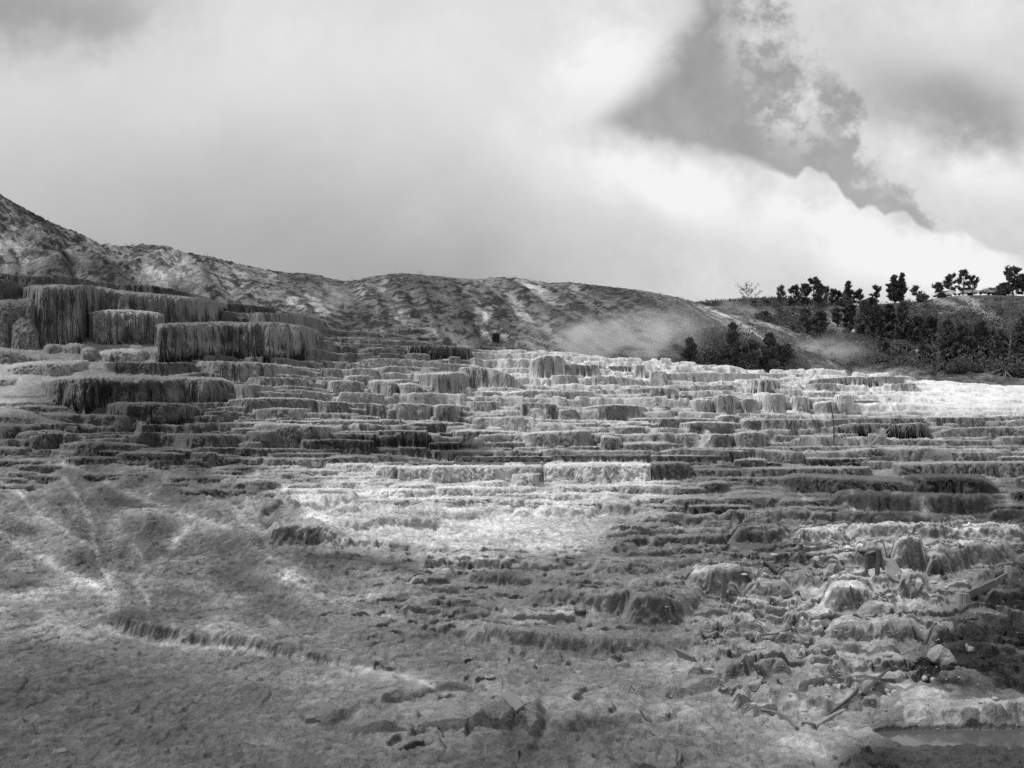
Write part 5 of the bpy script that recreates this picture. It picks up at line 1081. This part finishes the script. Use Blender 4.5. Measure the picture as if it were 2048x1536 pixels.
# ------------------------------------------------------------------ parked vehicles on the hill top
def car(name, label, cat, u, length, prof, belt, win, wheels, paint, face=1, dy=.9, rise=0.0, rz=0.0):
    c = crest(u, dy) + Vector((0, 0, .12)); e = tag(empty(name, c + Vector((0, 0, .02 + rise)), rz), label, cat, 'vehicles parked on the hill top')
    f = lambda x: (x - length / 2) * face
    def hw(z): return .92 if z <= belt else .92 - .20 * (z - belt) / max(.2, (max(q[1] for q in prof) - belt))
    n = len(prof); mb = MB()
    vs = [(f(x), -hw(z), z) for x, z in prof] + [(f(x), hw(z), z) for x, z in prof]
    mb.add(vs, [tuple(range(n)), tuple(reversed(range(n, 2 * n)))] + [(i, i + n, (i + 1) % n + n, (i + 1) % n) for i in range(n)])
    mb.build('body', paint, e, bevel=.05)
    for s in (-1, 1):
        for w_ in win:
            mb = MB(); m_ = len(w_); o = [(f(x), s * (hw(z) + .012), z) for x, z in w_]; i_ = [(f(x), s * (hw(z) - .03), z) for x, z in w_]
            mb.add(o + i_, [tuple(range(m_)), tuple(reversed(range(m_, 2 * m_)))] + [(k, k + m_, (k + 1) % m_ + m_, (k + 1) % m_) for k in range(m_)]); mb.build('window', M_GLASS, e)
    for x in wheels:
        for s in (-1, 1):
            mb = MB(); k = 18; y0, y1 = s * .74, s * .95
            ring = [(math.cos(2 * math.pi * i / k), math.sin(2 * math.pi * i / k)) for i in range(k)]
            mb.add([(f(x) + .34 * a, y, .34 + .34 * b_) for y in (y0, y1) for a, b_ in ring], [tuple(range(k)), tuple(range(k, 2 * k))] + [(i, (i + 1) % k, k + (i + 1) % k, k + i) for i in range(k)])
            wob = mb.build('wheel', M_TYRE, e)
            mb = MB(); mb.add([(f(x) + .21 * a, y, .34 + .21 * b_) for y in (s * .80, s * .965) for a, b_ in ring], [tuple(range(k)), tuple(range(k, 2 * k))] + [(i, (i + 1) % k, k + (i + 1) % k, k + i) for i in range(k)])
            mb.build('rim', M_RIM, wob)
    for s in (-1, 1):
        mb = MB(); mb.box((f(length - .10), s * .66, belt - .22), .16, .34, .16); mb.build('headlight', M_LAMP, e)
    return e
VAN = [(0.05, .30), (0, .75), (.12, 1.15), (.35, 1.62), (.6, 1.76), (2.6, 1.80), (3.25, 1.70), (4.15, 1.16), (4.85, .98), (5.1, .70), (5.08, .30)]
VW = [[(.45, 1.12), (.62, 1.55), (1.55, 1.60), (1.5, 1.12)], [(1.6, 1.12), (1.65, 1.60), (2.6, 1.60), (2.6, 1.12)], [(2.7, 1.12), (2.7, 1.60), (3.15, 1.56), (3.85, 1.14)]]
car('minivan', 'white minivan parked side on among the pines on the hill top', 'minivan', 1935, 5.1, VAN, 1.08, VW, (.95, 4.1), M_WPAINT, 1, dy=.0)
SUV = [(0.05, .35), (0, .95), (.2, 1.45), (.4, 1.68), (2.4, 1.74), (2.9, 1.62), (3.55, 1.16), (4.4, 1.02), (4.6, .75), (4.58, .35)]
SW = [[(.4, 1.14), (.5, 1.52), (1.35, 1.58), (1.35, 1.14)], [(1.45, 1.14), (1.45, 1.58), (2.45, 1.58), (3.15, 1.16)]]
car('parked_suv', 'silver vehicle parked at the right, half hidden by a dark bush', 'car', 1975, 4.6, SUV, 1.1, SW, (.9, 3.65), M_SPAINT, -1, dy=.6, rz=.35)
SED = [(0.05, .30), (0, .80), (.7, .98), (1.35, 1.36), (2.5, 1.42), (3.35, .98), (4.3, .85), (4.6, .62), (4.58, .30)]
SEW = [[(.95, 1.02), (1.4, 1.30), (1.95, 1.34), (1.95, 1.02)], [(2.03, 1.02), (2.03, 1.34), (2.5, 1.34), (3.1, 1.02)]]
car('parked_sedan', 'white low car behind the shrubs left of the minivan', 'car', 1884, 4.6, SED, .96, SEW, (.9, 3.7), M_WPAINT, -1, dy=.4)
car('parked_sedan', 'white car end showing behind the tail of the minivan', 'car', 1903, 4.4, SED, .96, SEW, (.9, 3.7), M_WPAINT, 1, dy=3.4, rise=.5)
car('parked_sedan', 'dark low car at the left of the hill top beside the low pines', 'car', 1736, 4.6, SED, .96, SEW, (.9, 3.7), M_DPAINT, -1, dy=.4, rise=.1)

# ------------------------------------------------------------------ wooden walkway on the slope
def walkway(label, u0, u1, v_deck0, v_deck1, posts, rail_h, Y, foot, group='wooden walkway sections on the wooded slope'):
    a = P3(u0, v_deck0, Y); b = P3(u1, v_deck1, Y); c = a.lerp(b, .5); e = tag(empty('wooden_walkway', c), label, 'walkway', group)
    mb = MB(); mb.beam(a - c + Vector((0, .8, 0)), b - c + Vector((0, .8, 0)), 1.6, .12); mb.build('deck', M_BOARDM, e)
    mb = MB(); mb.beam(a - c + Vector((0, -.03, -.16)), b - c + Vector((0, -.03, -.16)), .06, .2); mb.build('edge_beam', M_BOARDM, e)
    for u in posts:
        t = (u - u0) / (u1 - u0); p_ = a.lerp(b, t) - c
        for dy in (-.09, 1.65):
            mb = MB(); mb.box(p_ + Vector((0, dy, (rail_h - foot) / 2)), .13, .13, rail_h + foot); mb.build('post', M_BOARDM, e)
    for k in (1.0, .62, .3):
        for dy in (-.09, 1.65):
            mb = MB(); mb.beam(a - c + Vector((0, dy - .06, rail_h * k - .05)), b - c + Vector((0, dy - .06, rail_h * k - .05)), .05, .12); mb.build('rail', M_BOARDM, e)
Yp = on_hill(wood_data, 1800, 712).y
walkway('stair platform of the wooden walkway with two tall posts among the dark conifers', 1785, 1813, 690, 689.5, [1789.5, 1812.5], 9.5 / FPX * Yp, Yp, 1.3)
walkway('sloping stair flight going down right from the platform', 1814, 1829, 691, 699, [1828], 7 / FPX * Yp, Yp + .05, 1.0)
Yp2 = on_hill(wood_data, 1700, 688).y
walkway('long railed stretch of the walkway below the pale rock face', 1655, 1727, 672, 677, [1667, 1681, 1699.5, 1716.5], 8.5 / FPX * Yp2, Yp2, 1.2)
Yp3 = on_hill(wood_data, 1594, 664).y
walkway('short platform of the walkway at the end of the ridge', 1581, 1594, 652, 652, [1592.5], 7 / FPX * Yp3, Yp3, 1.4)

# ------------------------------------------------------------------ visitors
def skin(name, J, E_, R, m, parent, sub=1):
    me = bpy.data.meshes.new(name); me.from_pydata(J, E_, []); me.materials.append(m); o = bpy.data.objects.new(name, me); COL.objects.link(o); o.parent = parent
    md = o.modifiers.new('skin', 'SKIN'); md.use_smooth_shade = True
    for i, s in enumerate(me.skin_vertices[0].data): s.radius = (R[i], R[i]); s.use_root = (i == 0)
    o.modifiers.new('sub', 'SUBSURF').render_levels = sub; return o
def person(label, loc, rz):
    e = tag(empty('person', loc, rz), label, 'person', None)
    J = [(0, 0, .93), (0, .01, 1.15), (0, .01, 1.38), (0, 0, 1.50), (0, -.01, 1.60), (0, 0, 1.70), (-.19, .01, 1.40), (-.25, -.04, 1.14), (-.22, -.20, .98), (.19, .01, 1.40), (.25, .03, 1.13), (.23, -.10, .90),
         (-.10, 0, .88), (-.11, -.08, .50), (-.11, .06, .09), (-.11, -.10, .03), (.10, 0, .88), (.11, .06, .50), (.11, .22, .10), (.11, .08, .03)]
    E_ = [(0, 1), (1, 2), (2, 3), (3, 4), (4, 5), (2, 6), (6, 7), (7, 8), (2, 9), (9, 10), (10, 11), (0, 12), (12, 13), (13, 14), (14, 15), (0, 16), (16, 17), (17, 18), (18, 19)]
    R = [.13, .12, .13, .055, .085, .07, .05, .04, .032, .05, .04, .032, .085, .06, .042, .04, .085, .06, .042, .04]
    skin('body', J, E_, R, M_SKIN, e, 2)
    skin('shirt', [J[i] for i in (0, 1, 2)] + [(0, 0, 1.44), J[6], (-.235, -.02, 1.22), J[9], (.235, .02, 1.22)], [(0, 1), (1, 2), (2, 3), (2, 4), (4, 5), (2, 6), (6, 7)], [.155, .145, .155, .08, .07, .06, .07, .06], M_SHIRT, e)
    skin('trousers', [(0, 0, .92), J[12], J[13], (-.11, .05, .13), J[16], J[17], (.11, .20, .14)], [(0, 1), (1, 2), (2, 3), (0, 4), (4, 5), (5, 6)], [.145, .10, .078, .06, .10, .078, .06], M_TROUS, e)
    mb = MB(); k = 10
    for i in range(6):
        ph = math.pi * i / 5 * .55
        for j in range(k): t = 2 * math.pi * j / k; mb.v.append((.105 * math.sin(ph) * math.cos(t), .02 + .115 * math.sin(ph) * math.sin(t), 1.655 + .115 * math.cos(ph)))
    for i in range(5):
        for j in range(k): mb.f.append((i * k + j, i * k + (j + 1) % k, (i + 1) * k + (j + 1) % k, (i + 1) * k + j))
    mb.build('hair', M_HAIR, e, smooth=True)
p = on_hill(wood_data, 1834, 722); person('person in a light shirt and dark trousers standing below the stair flight', p, .5)
person('person in a light top standing behind the long railing', P3(1711.5, 676, Yp2) + Vector((0, .8, 0)), -.6)

# ------------------------------------------------------------------ wooden wreckage in the foreground
def board(name, label, cat, pts, w, h, m, group=None, up=(0, 0, 1), taper=1.0, parent=None):
    """pts: list of (u, v, height above ground)"""
    mb = MB(); P_ = [ground(u, v) + Vector((0, 0, hh)) for u, v, hh in pts]; U_ = Vector(up).normalized()
    n = len(P_); vs = []; 
    for i, q in enumerate(P_):
        d = (P_[min(i + 1, n - 1)] - P_[max(i - 1, 0)]).normalized(); s_ = d.cross(U_).normalized(); u2 = s_.cross(d); k = 1 - (1 - taper) * i / (n - 1)
        vs += [q + s_ * (a * w * k / 2) + u2 * (b_ * h * k / 2) for a, b_ in ((-1, -1), (1, -1), (1, 1), (-1, 1))]
    fs = [(3, 2, 1, 0), tuple(4 * (n - 1) + k for k in range(4))]
    for i in range(n - 1):
        for k in range(4): fs.append((4 * i + k, 4 * i + (k + 1) % 4, 4 * i + 4 + (k + 1) % 4, 4 * i + 4 + k))
    mb.add(vs, fs); o = mb.build(name, m, parent, bevel=.004)
    if label: tag(o, label, cat, group)
    return o
WG = 'scattered old boards on the crust'
board('board', 'short dark edged board sticking up from the crust right of centre', 'board', [(1354, 1316, .11), (1391, 1328, .05)], .04, .17, M_BOARDM, WG, up=(0, -1.6, 1))
board('board', 'dark strip along the top of the short tilted board', 'board', [(1352, 1312, .20), (1393, 1326, .13)], .06, .03, M_BOARD, WG) if False else None
board('board', 'pale tilted board lying beside the dark rim below centre', 'board', [(1012, 1402, .10), (1040, 1424, .04)], .14, .035, M_BOARDM, WG, up=(-.3, -.75, 1))
board('plank', 'wide dark plank at the upper end of the broken line of boards', 'plank', [(1724, 1398, .06), (1742, 1385, .10), (1772, 1358, .12)], .04, .15, M_BOARD, WG, up=(.3, -.8, .8))
board('plank', 'long thin dark board slanting down left from the wide plank', 'plank', [(1716, 1392, .10), (1700, 1408, .08), (1675, 1424, .06), (1646, 1442, .03)], .03, .07, M_BOARD, WG, up=(0, -.4, 1), taper=.5)
board('plank', 'pale crusted board below the long thin dark board', 'plank', [(1628, 1455, .01), (1660, 1438, .03), (1688, 1424, .02)], .07, .05, M_BOARDL, WG)
board('plank', 'half buried curved plank left of the broken line of boards', 'plank', [(1522, 1424, .02), (1545, 1431, .04), (1575, 1442, .04), (1594, 1460, .01)], .04, .06, M_BOARDM, WG, up=(0, -.5, 1))
board('board', 'short board end poking out at the lower tip of the broken line', 'board', [(1604, 1452, .03), (1630, 1456, .03)], .05, .05, M_BOARD, WG)
board('stake', 'small dark stake left of the half buried curved plank', 'stake', [(1509, 1440, .0), (1512, 1430, .10)], .05, .03, M_BOARD)
SG = 'thin sticks lying on the crust'
for (nm, lab, pts, w_, m_) in [('stick', 'long thin stick above the half buried curved plank', [(1577, 1394, .02), (1608, 1402, .02), (1641, 1410, .01)], .022, M_GREYWOOD), ('stick', 'dark twig just below the long thin stick', [(1605, 1411, .01), (1650, 1418, .01)], .014, M_BOARD),
        ('stick', 'dark upright splinter between the pale tilted board and the right rocks', [(1250, 1400, .0), (1263, 1378, .05)], .022, M_BOARD), ('stick', 'dark twig under the long bank below centre', [(1182, 1317, .01), (1208, 1322, .01)], .016, M_BOARD),
        ('stick', 'short dark twig right of the one under the bank', [(1230, 1320, .01), (1243, 1312, .02)], .02, M_BOARD), ('stick', 'dark twig before the tilted dark edged board', [(1276, 1325, .01), (1287, 1323, .02)], .03, M_BOARD),
        ('stick', 'dark branch lying above the short tilted board, left of the pale rocks', [(1519, 1275, .01), (1555, 1270, .02), (1583, 1260, .02)], .03, M_BOARD), ('stick', 'thin twig leaning by the right pebbles', [(1812, 1356, .04), (1832, 1372, .01)], .014, M_GREYWOOD),
        ('stick', 'thin twig lying left of the wooden block at the lower left', [(570, 1438, .01), (596, 1434, .01)], .010, M_GREYWOOD), ('stick', 'twig above the pale tilted board', [(1048, 1412, .01), (1062, 1408, .02)], .012, M_BOARD),
        ('stick', 'dark twig near the foot of the wide plank', [(1722, 1345, .01), (1738, 1340, .01)], .014, M_BOARD), ('stick', 'small twig low in the middle foreground', [(1225, 1460, .01), (1236, 1472, .01)], .012, M_GREYWOOD),
        ('stick', 'thin dark twig crossing the broken slope at lower middle', [(1296, 1462, .01), (1312, 1474, .01)], .014, M_BOARD), ('stick', 'dark twig left of the dark stub', [(936, 1313, .02), (948, 1320, .01)], .016, M_BOARD)]:
    tag(board(nm, None, None, pts, w_, w_, m_), lab, 'stick', SG)
# collapsed box of boards
c = ground(1752, 1150); e = tag(empty('broken_wooden_box', c), 'collapsed dark wooden box with a leaning pale slab between the light rocks', 'wreckage')
Yb = c.y; q = lambda u, v, dy=0: P3(u, v, Yb + dy) - c
for (u, v0_, v1_, w_) in [(1755, 1152, 1098, .09), (1761, 1130, 1099, .05), (1733, 1146, 1108, .06)]:
    mb = MB(); mb.beam(q(u, v0_), q(u - 1, v1_), w_, w_); mb.build('post', M_BOARD, e, bevel=.004)
for k in range(4):
    mb = MB(); mb.beam(q(1731, 1112 + k * 8, .04), q(1754, 1108 + k * 8, .04), .03, .085 ); mb.build('side_board', M_BOARD, e, bevel=.004)
mb = MB(); mb.beam(q(1736, 1106, -.05), q(1756, 1100, .1), .12, .03); mb.build('top_board', M_BOARDM, e, bevel=.004)
mb = MB(); mb.beam(q(1757, 1116, .05), q(1772, 1138, -.05), .03, .16); mb.build('side_board', M_BOARD, e, bevel=.004)
mb = MB(); mb.add([q(1767, 1118, .25), q(1786, 1120, .3), q(1796, 1138, .1), q(1803, 1168, -.35), q(1790, 1164, -.35), q(1772, 1150, -.3), q(1770, 1136, -.1)], [tuple(range(7))])
me = mb.build('leaning_slab', M_BOARDL, e); md = me.modifiers.new('solid', 'SOLIDIFY'); md.thickness = .05
board('board', 'flat grey board half sunk behind the collapsed box', 'board', [(1700, 1100, .03), (1732, 1104, .03)], .30, .04, M_BOARDM, WG)
board('stick', 'pale stick leaning left of the collapsed box', 'stick', [(1662, 1082, .06), (1676, 1090, .04), (1690, 1102, .02)], .04, .03, M_BOARDL)
c = ground(1924, 1212); e = tag(empty('wooden_edging', c), 'square post and long low edging board running up to the right above the dark stream', 'edging')
for k in range(3):
    mb = MB(); o = c * 0; mb.box(Vector((-.07 + .085 * k, 0, .12)), .075, .16, .36 - .03 * k); mb.build('post', M_BOARDL if k < 2 else M_BOARDM, e, bevel=.006)
P_ = [ground(1936, 1200) + Vector((0, 0, .10)), ground(1965, 1186) + Vector((0, 0, .09)), ground(1990, 1174) + Vector((0, 0, .09)), ground(2012, 1160) + Vector((0, 0, .08))]
for a_, b_ in zip(P_[:-1], P_[1:]):
    mb = MB(); mb.beam(a_ - c, b_ - c, .05, .18); mb.build('edging_board', M_BOARDM, e, bevel=.004)
mb = MB(); mb.box(P_[-1] - c + Vector((.05, 0, .06)), .12, .12, .40); mb.build('post', M_BOARDL, e, bevel=.006)
g = ground(1448, 1192); mb = MB(); mb.box((0, 0, .22), .11, .10, .62, taper=.8); o = tag(mb.build('stake', M_BOARD, bevel=.01), 'dark upright stake in the pale ledge right of centre', 'stake'); o.location = g
def block(label, u, v, sx, sy, sz, m_, rz, tx=.1):
    mb = MB(); mb.box((0, 0, sz / 2 - .02), sx, sy, sz, taper=.9); o = tag(mb.build('wooden_block', m_, bevel=.01), label, 'block', 'crusted blocks in the shallow crust'); o.location = ground(u, v); o.rotation_euler = (tx, -.05, rz)
block('crusted square block at the lower left', 621, 1446, .15, .14, .12, M_BOARDM, .3)
block('flat striped block in the far lower left corner', 120, 1508, .16, .12, .07, M_BOARDM, .5)
block('small pale block at the left end of the light rocks', 1589, 1093, .20, .16, .2, M_BOARDL, .2)
block('pale flat scrap on the smooth dark slope', 625, 1352, .07, .16, .02, M_BOARDL, .2, .4)
block('triangular dark plate half way down the light rocks', 1567, 1196, .40, .25, .10, M_BOARD, .6, .3)
block('grey pointed plate above the pebbles at right', 1652, 1250, .30, .2, .08, M_BOARDM, .7, .4)
# stones
def rock_mesh(seed, sub=2, flat=.6, rough=.25):
    import bmesh
    bm = bmesh.new(); bmesh.ops.create_icosphere(bm, subdivisions=sub, radius=1.0); r = np.random.RandomState(seed)
    co = np.array([v.co for v in bm.verts]); n = fbm(co[:, 0] + co[:, 2] * .7 + seed, co[:, 1] - co[:, 2] * .5, 1.1, 3, seed % 4) * rough + 1
    for v, k in zip(bm.verts, n): v.co = v.co * float(k); v.co.z *= flat
    me = bpy.data.meshes.new('stone'); bm.to_mesh(me); bm.free(); return me
def stone(label, u, v, s, flat=.6, m_=None, seed=0, sub=2, name='stone', cat='stone', rough=.3):
    me = rock_mesh(seed, sub, flat, rough); me.materials.append(m_ or M_ROCK); o = bpy.data.objects.new(name, me); COL.objects.link(o)
    g = ground(u, v); o.location = g + Vector((0, 0, s * flat * .35)); o.scale = (s, s * .8, s); o.rotation_euler = (0, 0, seed * 1.3); tag(o, label, cat, 'pale loose stones on the crust'); return o
for i, (u, v, s, fl_, lab) in enumerate([(1617, 1391, .035, .8, 'small round white stone above the long thin stick'), (1606, 1422, .06, .35, 'flat white stone between the sticks and the curved plank'), (1772, 1384, .05, .8, 'white stone right of the wide plank, upper of the cluster'),
        (1778, 1392, .04, .7, 'small white stone under the upper one of the cluster'), (1790, 1386, .055, .7, 'white stone at the right of the cluster by the wide plank'), (1800, 1411, .06, .6, 'rounded pale stone below the cluster by the wide plank'),
        (1867, 1166, .11, .35, 'flat white stone at the foot of the dark rock, right of the leaning slab'), (1489, 1150, .10, .3, 'flat white stone on the ledge right of the dark stake'), (1551, 1111, .14, .3, 'flat pale slab left of the light rocks'),
        (1990, 1398, .05, .5, 'small white stone alone on the dark wet bed'), (1895, 1176, .08, .35, 'flat white stone left of the square post'), (1420, 1341, .08, .35, 'pale flat stone below the short tilted board'), (1850, 1360, .06, .8, 'pale stone at the edge of the dark stream'),
        (1564, 1269, .06, .6, 'white stone at the end of the dark branch'), (1866, 1362, .045, .8, 'pale stone beside the one at the stream edge')]):
    stone(lab, u, v, s, fl_, seed=i + 1)
stone('big pale craggy boulder at the edge of the dark stream', 1882, 1325, .19, .95, M_ROCKG, 31, 3, 'boulder', 'boulder', .5); stone('pale lumpy boulder right of the craggy one', 1932, 1300, .14, .5, M_ROCKG, 32, 3, 'boulder', 'boulder', .5)
stone('small dark standing stub on the smooth crust', 1070, 1340, .045, 1.6, M_BOARD, 33, 2, 'stub', 'stub'); stone('low dark lump right of the standing stub', 1096, 1344, .05, .6, M_BOARD, 34, 2, 'stub', 'stub')
for i, u_ in enumerate([0]):
    g = ground(979, 1358); pts = [g + Vector((.06 * math.cos(t), .05 * math.sin(t), .03)) for t in np.linspace(0, 6.283, 17)]; mb = MB(); mb.tube(pts, [.018] * 17, 6); tag(mb.build('crusted_ring', M_ROCKG, smooth=True), 'small crusted ring around a dark hole below centre', 'ring')
# loose pebbles, past counting
rp = np.random.RandomState(3); bm_ = rock_mesh(77, 1, .6, .3); bv = np.array([v.co for v in bm_.vertices]); bf = np.array([list(p_.vertices) for p_ in bm_.polygons]); VV = []; FF = []; k = 0
for i in range(1900):
    u = rp.uniform(1330, 2040); v = rp.uniform(1150, 1460)
    dens = tone_map(np.array([u]), np.array([v]))[0] / 150.0
    if rp.rand() > dens ** 2.5 * 1.6: continue
    g = ground(u, v); s = math.exp(rp.normal(-4.55, .5)); a = rp.uniform(0, 6.28); c_, s_ = math.cos(a), math.sin(a)
    w_ = bv * s * rp.uniform(.7, 1.3, 3); VV.append(np.stack([w_[:, 0] * c_ - w_[:, 1] * s_, w_[:, 0] * s_ + w_[:, 1] * c_, w_[:, 2]], 1) + np.array(g) + [0, 0, s * .3]); FF.append(bf + k); k += len(bv)
bpy.data.meshes.remove(bm_)
o = mesh_np('pebbles', np.concatenate(VV), np.concatenate(FF), M_ROCKG, smooth=False); tag(o, 'pale pebbles and crumbs of crust strewn over the lower right', 'pebbles', kind='stuff')

# ------------------------------------------------------------------ scrub on the slopes and the far forest
def scrub(name, label, data, n, ur, vr, seed, size, m, dens, tall=0.0, k=3, per=5):
    n *= k / 3
    r = np.random.RandomState(seed); P_ = []
    while len(P_) < n:
        u = r.uniform(*ur); v = r.uniform(*vr); us, ys, zz, vv, yc = data
        j = int(round((u - us[0]) / (us[1] - us[0])))
        if j < 0 or j >= len(us): continue
        if v < vv[:, j].min() + 1: continue
        g = on_hill(data, u, v)
        if r.rand() > dens(g, u, v): continue
        hh = tall * r.uniform(.4, 1.3)
        for q_ in range(k): P_.append([g.x + r.normal(0, .5 + .25 * tall), g.y + r.normal(0, .4 + .2 * tall), g.z + r.uniform(0, .35) * size / .3 + hh * r.uniform(0, 1)])
    v_, f_ = leaf_mesh('x', P_, size, seed, m, per, .28, up=.5)
    tag(mesh_np(name, v_, f_, m, smooth=False), label, 'scrub', kind='stuff')
dn = lambda g, u, v: float(sst(fbm(np.array([g.x]), np.array([g.y]), .35, 3, 2)[0], -.05, .35)) * (0.25 if blobs(np.array([u]), np.array([v]), WB[:5], 0)[0] > 25 else 1)
scrub('scrub', 'grey low scrub covering the slope of the right hill', wood_data, 9500, (1480, 2200), (600, 750), 5, .42, M_LEAF3, dn)
dn2 = lambda g, u, v: float(sst(fbm(np.array([g.x]), np.array([g.y]), .5, 3, 1)[0], .0, .3)) * (.30 + 1.2 * float(np.clip((u - 1330) / 60, 0, 1)))
scrub('scrub', 'dark low scrub dotted over the ridge', ridge_data, 4200, (-200, 1600), (400, 735), 6, .20, M_LEAF3, dn2)
scrub('brush', 'waist high grey brush and seedlings between the conifers of the right hill', wood_data, 1500, (1500, 2200), (628, 748), 15, .42, M_LEAF3, lambda g, u, v: 0.0 if (1645 < u < 1735 and 664 < v < 694) or (1778 < u < 1842 and 684 < v < 730) else (1 if not (1640 < u < 1715 and 640 < v < 668) else .1), tall=1.8, k=14, per=5)
scrub('brush', 'dark brush covering the low right end of the ridge', ridge_data, 300, (1350, 1610), (665, 742), 16, .30, M_LEAF3, lambda g, u, v: float(np.clip((u - 1340) / 120, .2, 1)) * (.2 if abs((u - 1480) * .55 - (v - 642)) < 12 else 1), tall=1.2, k=12, per=5)
r = np.random.RandomState(9); P_ = []; Yf_ = 420.0
for u in np.arange(1370, 1700, 1.1):
    top = np.interp(u, [1370, 1400, 1450, 1520, 1600, 1700], [612, 606, 603, 598, 600, 604]) + r.uniform(-2, 2); base = 630
    for t in np.linspace(0, 1, 9):
        p_ = P3(u + r.normal(0, .25 + .9 * t), top + t * (base - top) * .55, Yf_ + r.uniform(-8, 8)); P_.append(p_)
v_, f_ = leaf_mesh('x', np.array(P_), 1.1, 9, M_LEAF, 4, .35, up=.9)
tag(mesh_np('far_forest', v_, f_, M_LEAF3, smooth=False), 'far conifer forest along the horizon behind the end of the ridge', 'forest', kind='stuff')
fv = [P3(u, vv_, Yy) for Yy, vv_ in ((330, 640), (380, 618), (420, 611), (470, 612)) for u in np.arange(1000, 2500, 50)]
o = mesh_np('hill', np.array(fv), grid_faces(4, 30), M_HILL, attrs={'tone': np.full(120, .06), 'wet': np.zeros(120)}); o['kind'] = 'structure'

# ------------------------------------------------------------------ steam from the hot springs
def steam(label, u, v, Y, ru, rv, ry, dens, seed, tilt=0.0, sc=1.0):
    import bmesh
    bm = bmesh.new(); bmesh.ops.create_icosphere(bm, subdivisions=3, radius=1.0); me = bpy.data.meshes.new('steam'); bm.to_mesh(me); bm.free()
    m = bpy.data.materials.new('steam_vapour'); m.use_nodes = True; N = NT(m.node_tree); m.node_tree.nodes.clear()
    out = N.new('ShaderNodeOutputMaterial'); pv = N.new('ShaderNodeVolumePrincipled'); N.l.new(pv.outputs[0], out.inputs['Volume'])
    tc = N.new('ShaderNodeTexCoord'); geo = N.new('ShaderNodeVectorMath', operation='LENGTH'); N.l.new(tc.outputs['Object'], geo.inputs[0])
    mp = N.new('ShaderNodeMapping'); N.l.new(tc.outputs['Object'], mp.inputs[0]); mp.inputs['Scale'].default_value = (1.0 * sc * ru / rv * .6, 1.0, 1.0); mp.inputs['Location'].default_value = (seed * 3.1, seed, 0); mp.inputs['Rotation'].default_value = (0, rad(25), 0)
    n = N.noise(mp.outputs[0], 2.2, 4.0, .6, .5)
    fall = N.m('POWER', N.ss(geo.outputs['Value'], 1.0, 0.0), 1.3); d = N.m('MULTIPLY', N.m('MULTIPLY', fall, N.ss(n, .43, .66)), dens)
    sx = N.new('ShaderNodeSeparateXYZ'); N.l.new(tc.outputs['Object'], sx.inputs[0]); d = N.m('MULTIPLY', d, N.ss(sx.outputs[2], .9, -.6, .15, 1.0))
    N.l.new(d, pv.inputs['Density']); pv.inputs['Color'].default_value = (.95, .95, .95, 1); pv.inputs['Anisotropy'].default_value = 0.2
    me.materials.append(m); o = bpy.data.objects.new('steam', me); COL.objects.link(o); k = Y / FPX
    o.location = P3(u, v, Y); o.scale = (ru * k, ry, rv * k); o.rotation_euler = (0, tilt, 0); tag(o, label, 'steam', kind='stuff')
steam('bank of steam drifting over the foot of the ridge behind the middle terraces', 1225, 684, 97, 235, 92, 5.5, 2.0, 1)
steam('plume of steam trailing up the ridge at the middle right', 1330, 660, 101, 130, 80, 4.0, 1.0, 2)
steam('steam rising before the dark trees where the ridge ends', 1640, 705, 106, 140, 66, 5.0, .8, 3)
steam('wisp of steam blowing over the hill top by the half dead tree', 1500, 625, 160, 95, 40, 6.0, .7, 4, .2)
steam('thin steam over the saddle of the left ridge', 665, 592, 100, 80, 48, 4.0, .5, 5)
steam('thin steam behind the big left shelves', 330, 556, 97, 120, 40, 3.5, .4, 6)
steam('low steam behind the right white shelf', 1760, 745, 99, 150, 24, 4.0, .7, 7)
steam('thin steam at the foot of the lower ridge trees', 1480, 720, 102, 90, 40, 4.0, 1.0, 8)
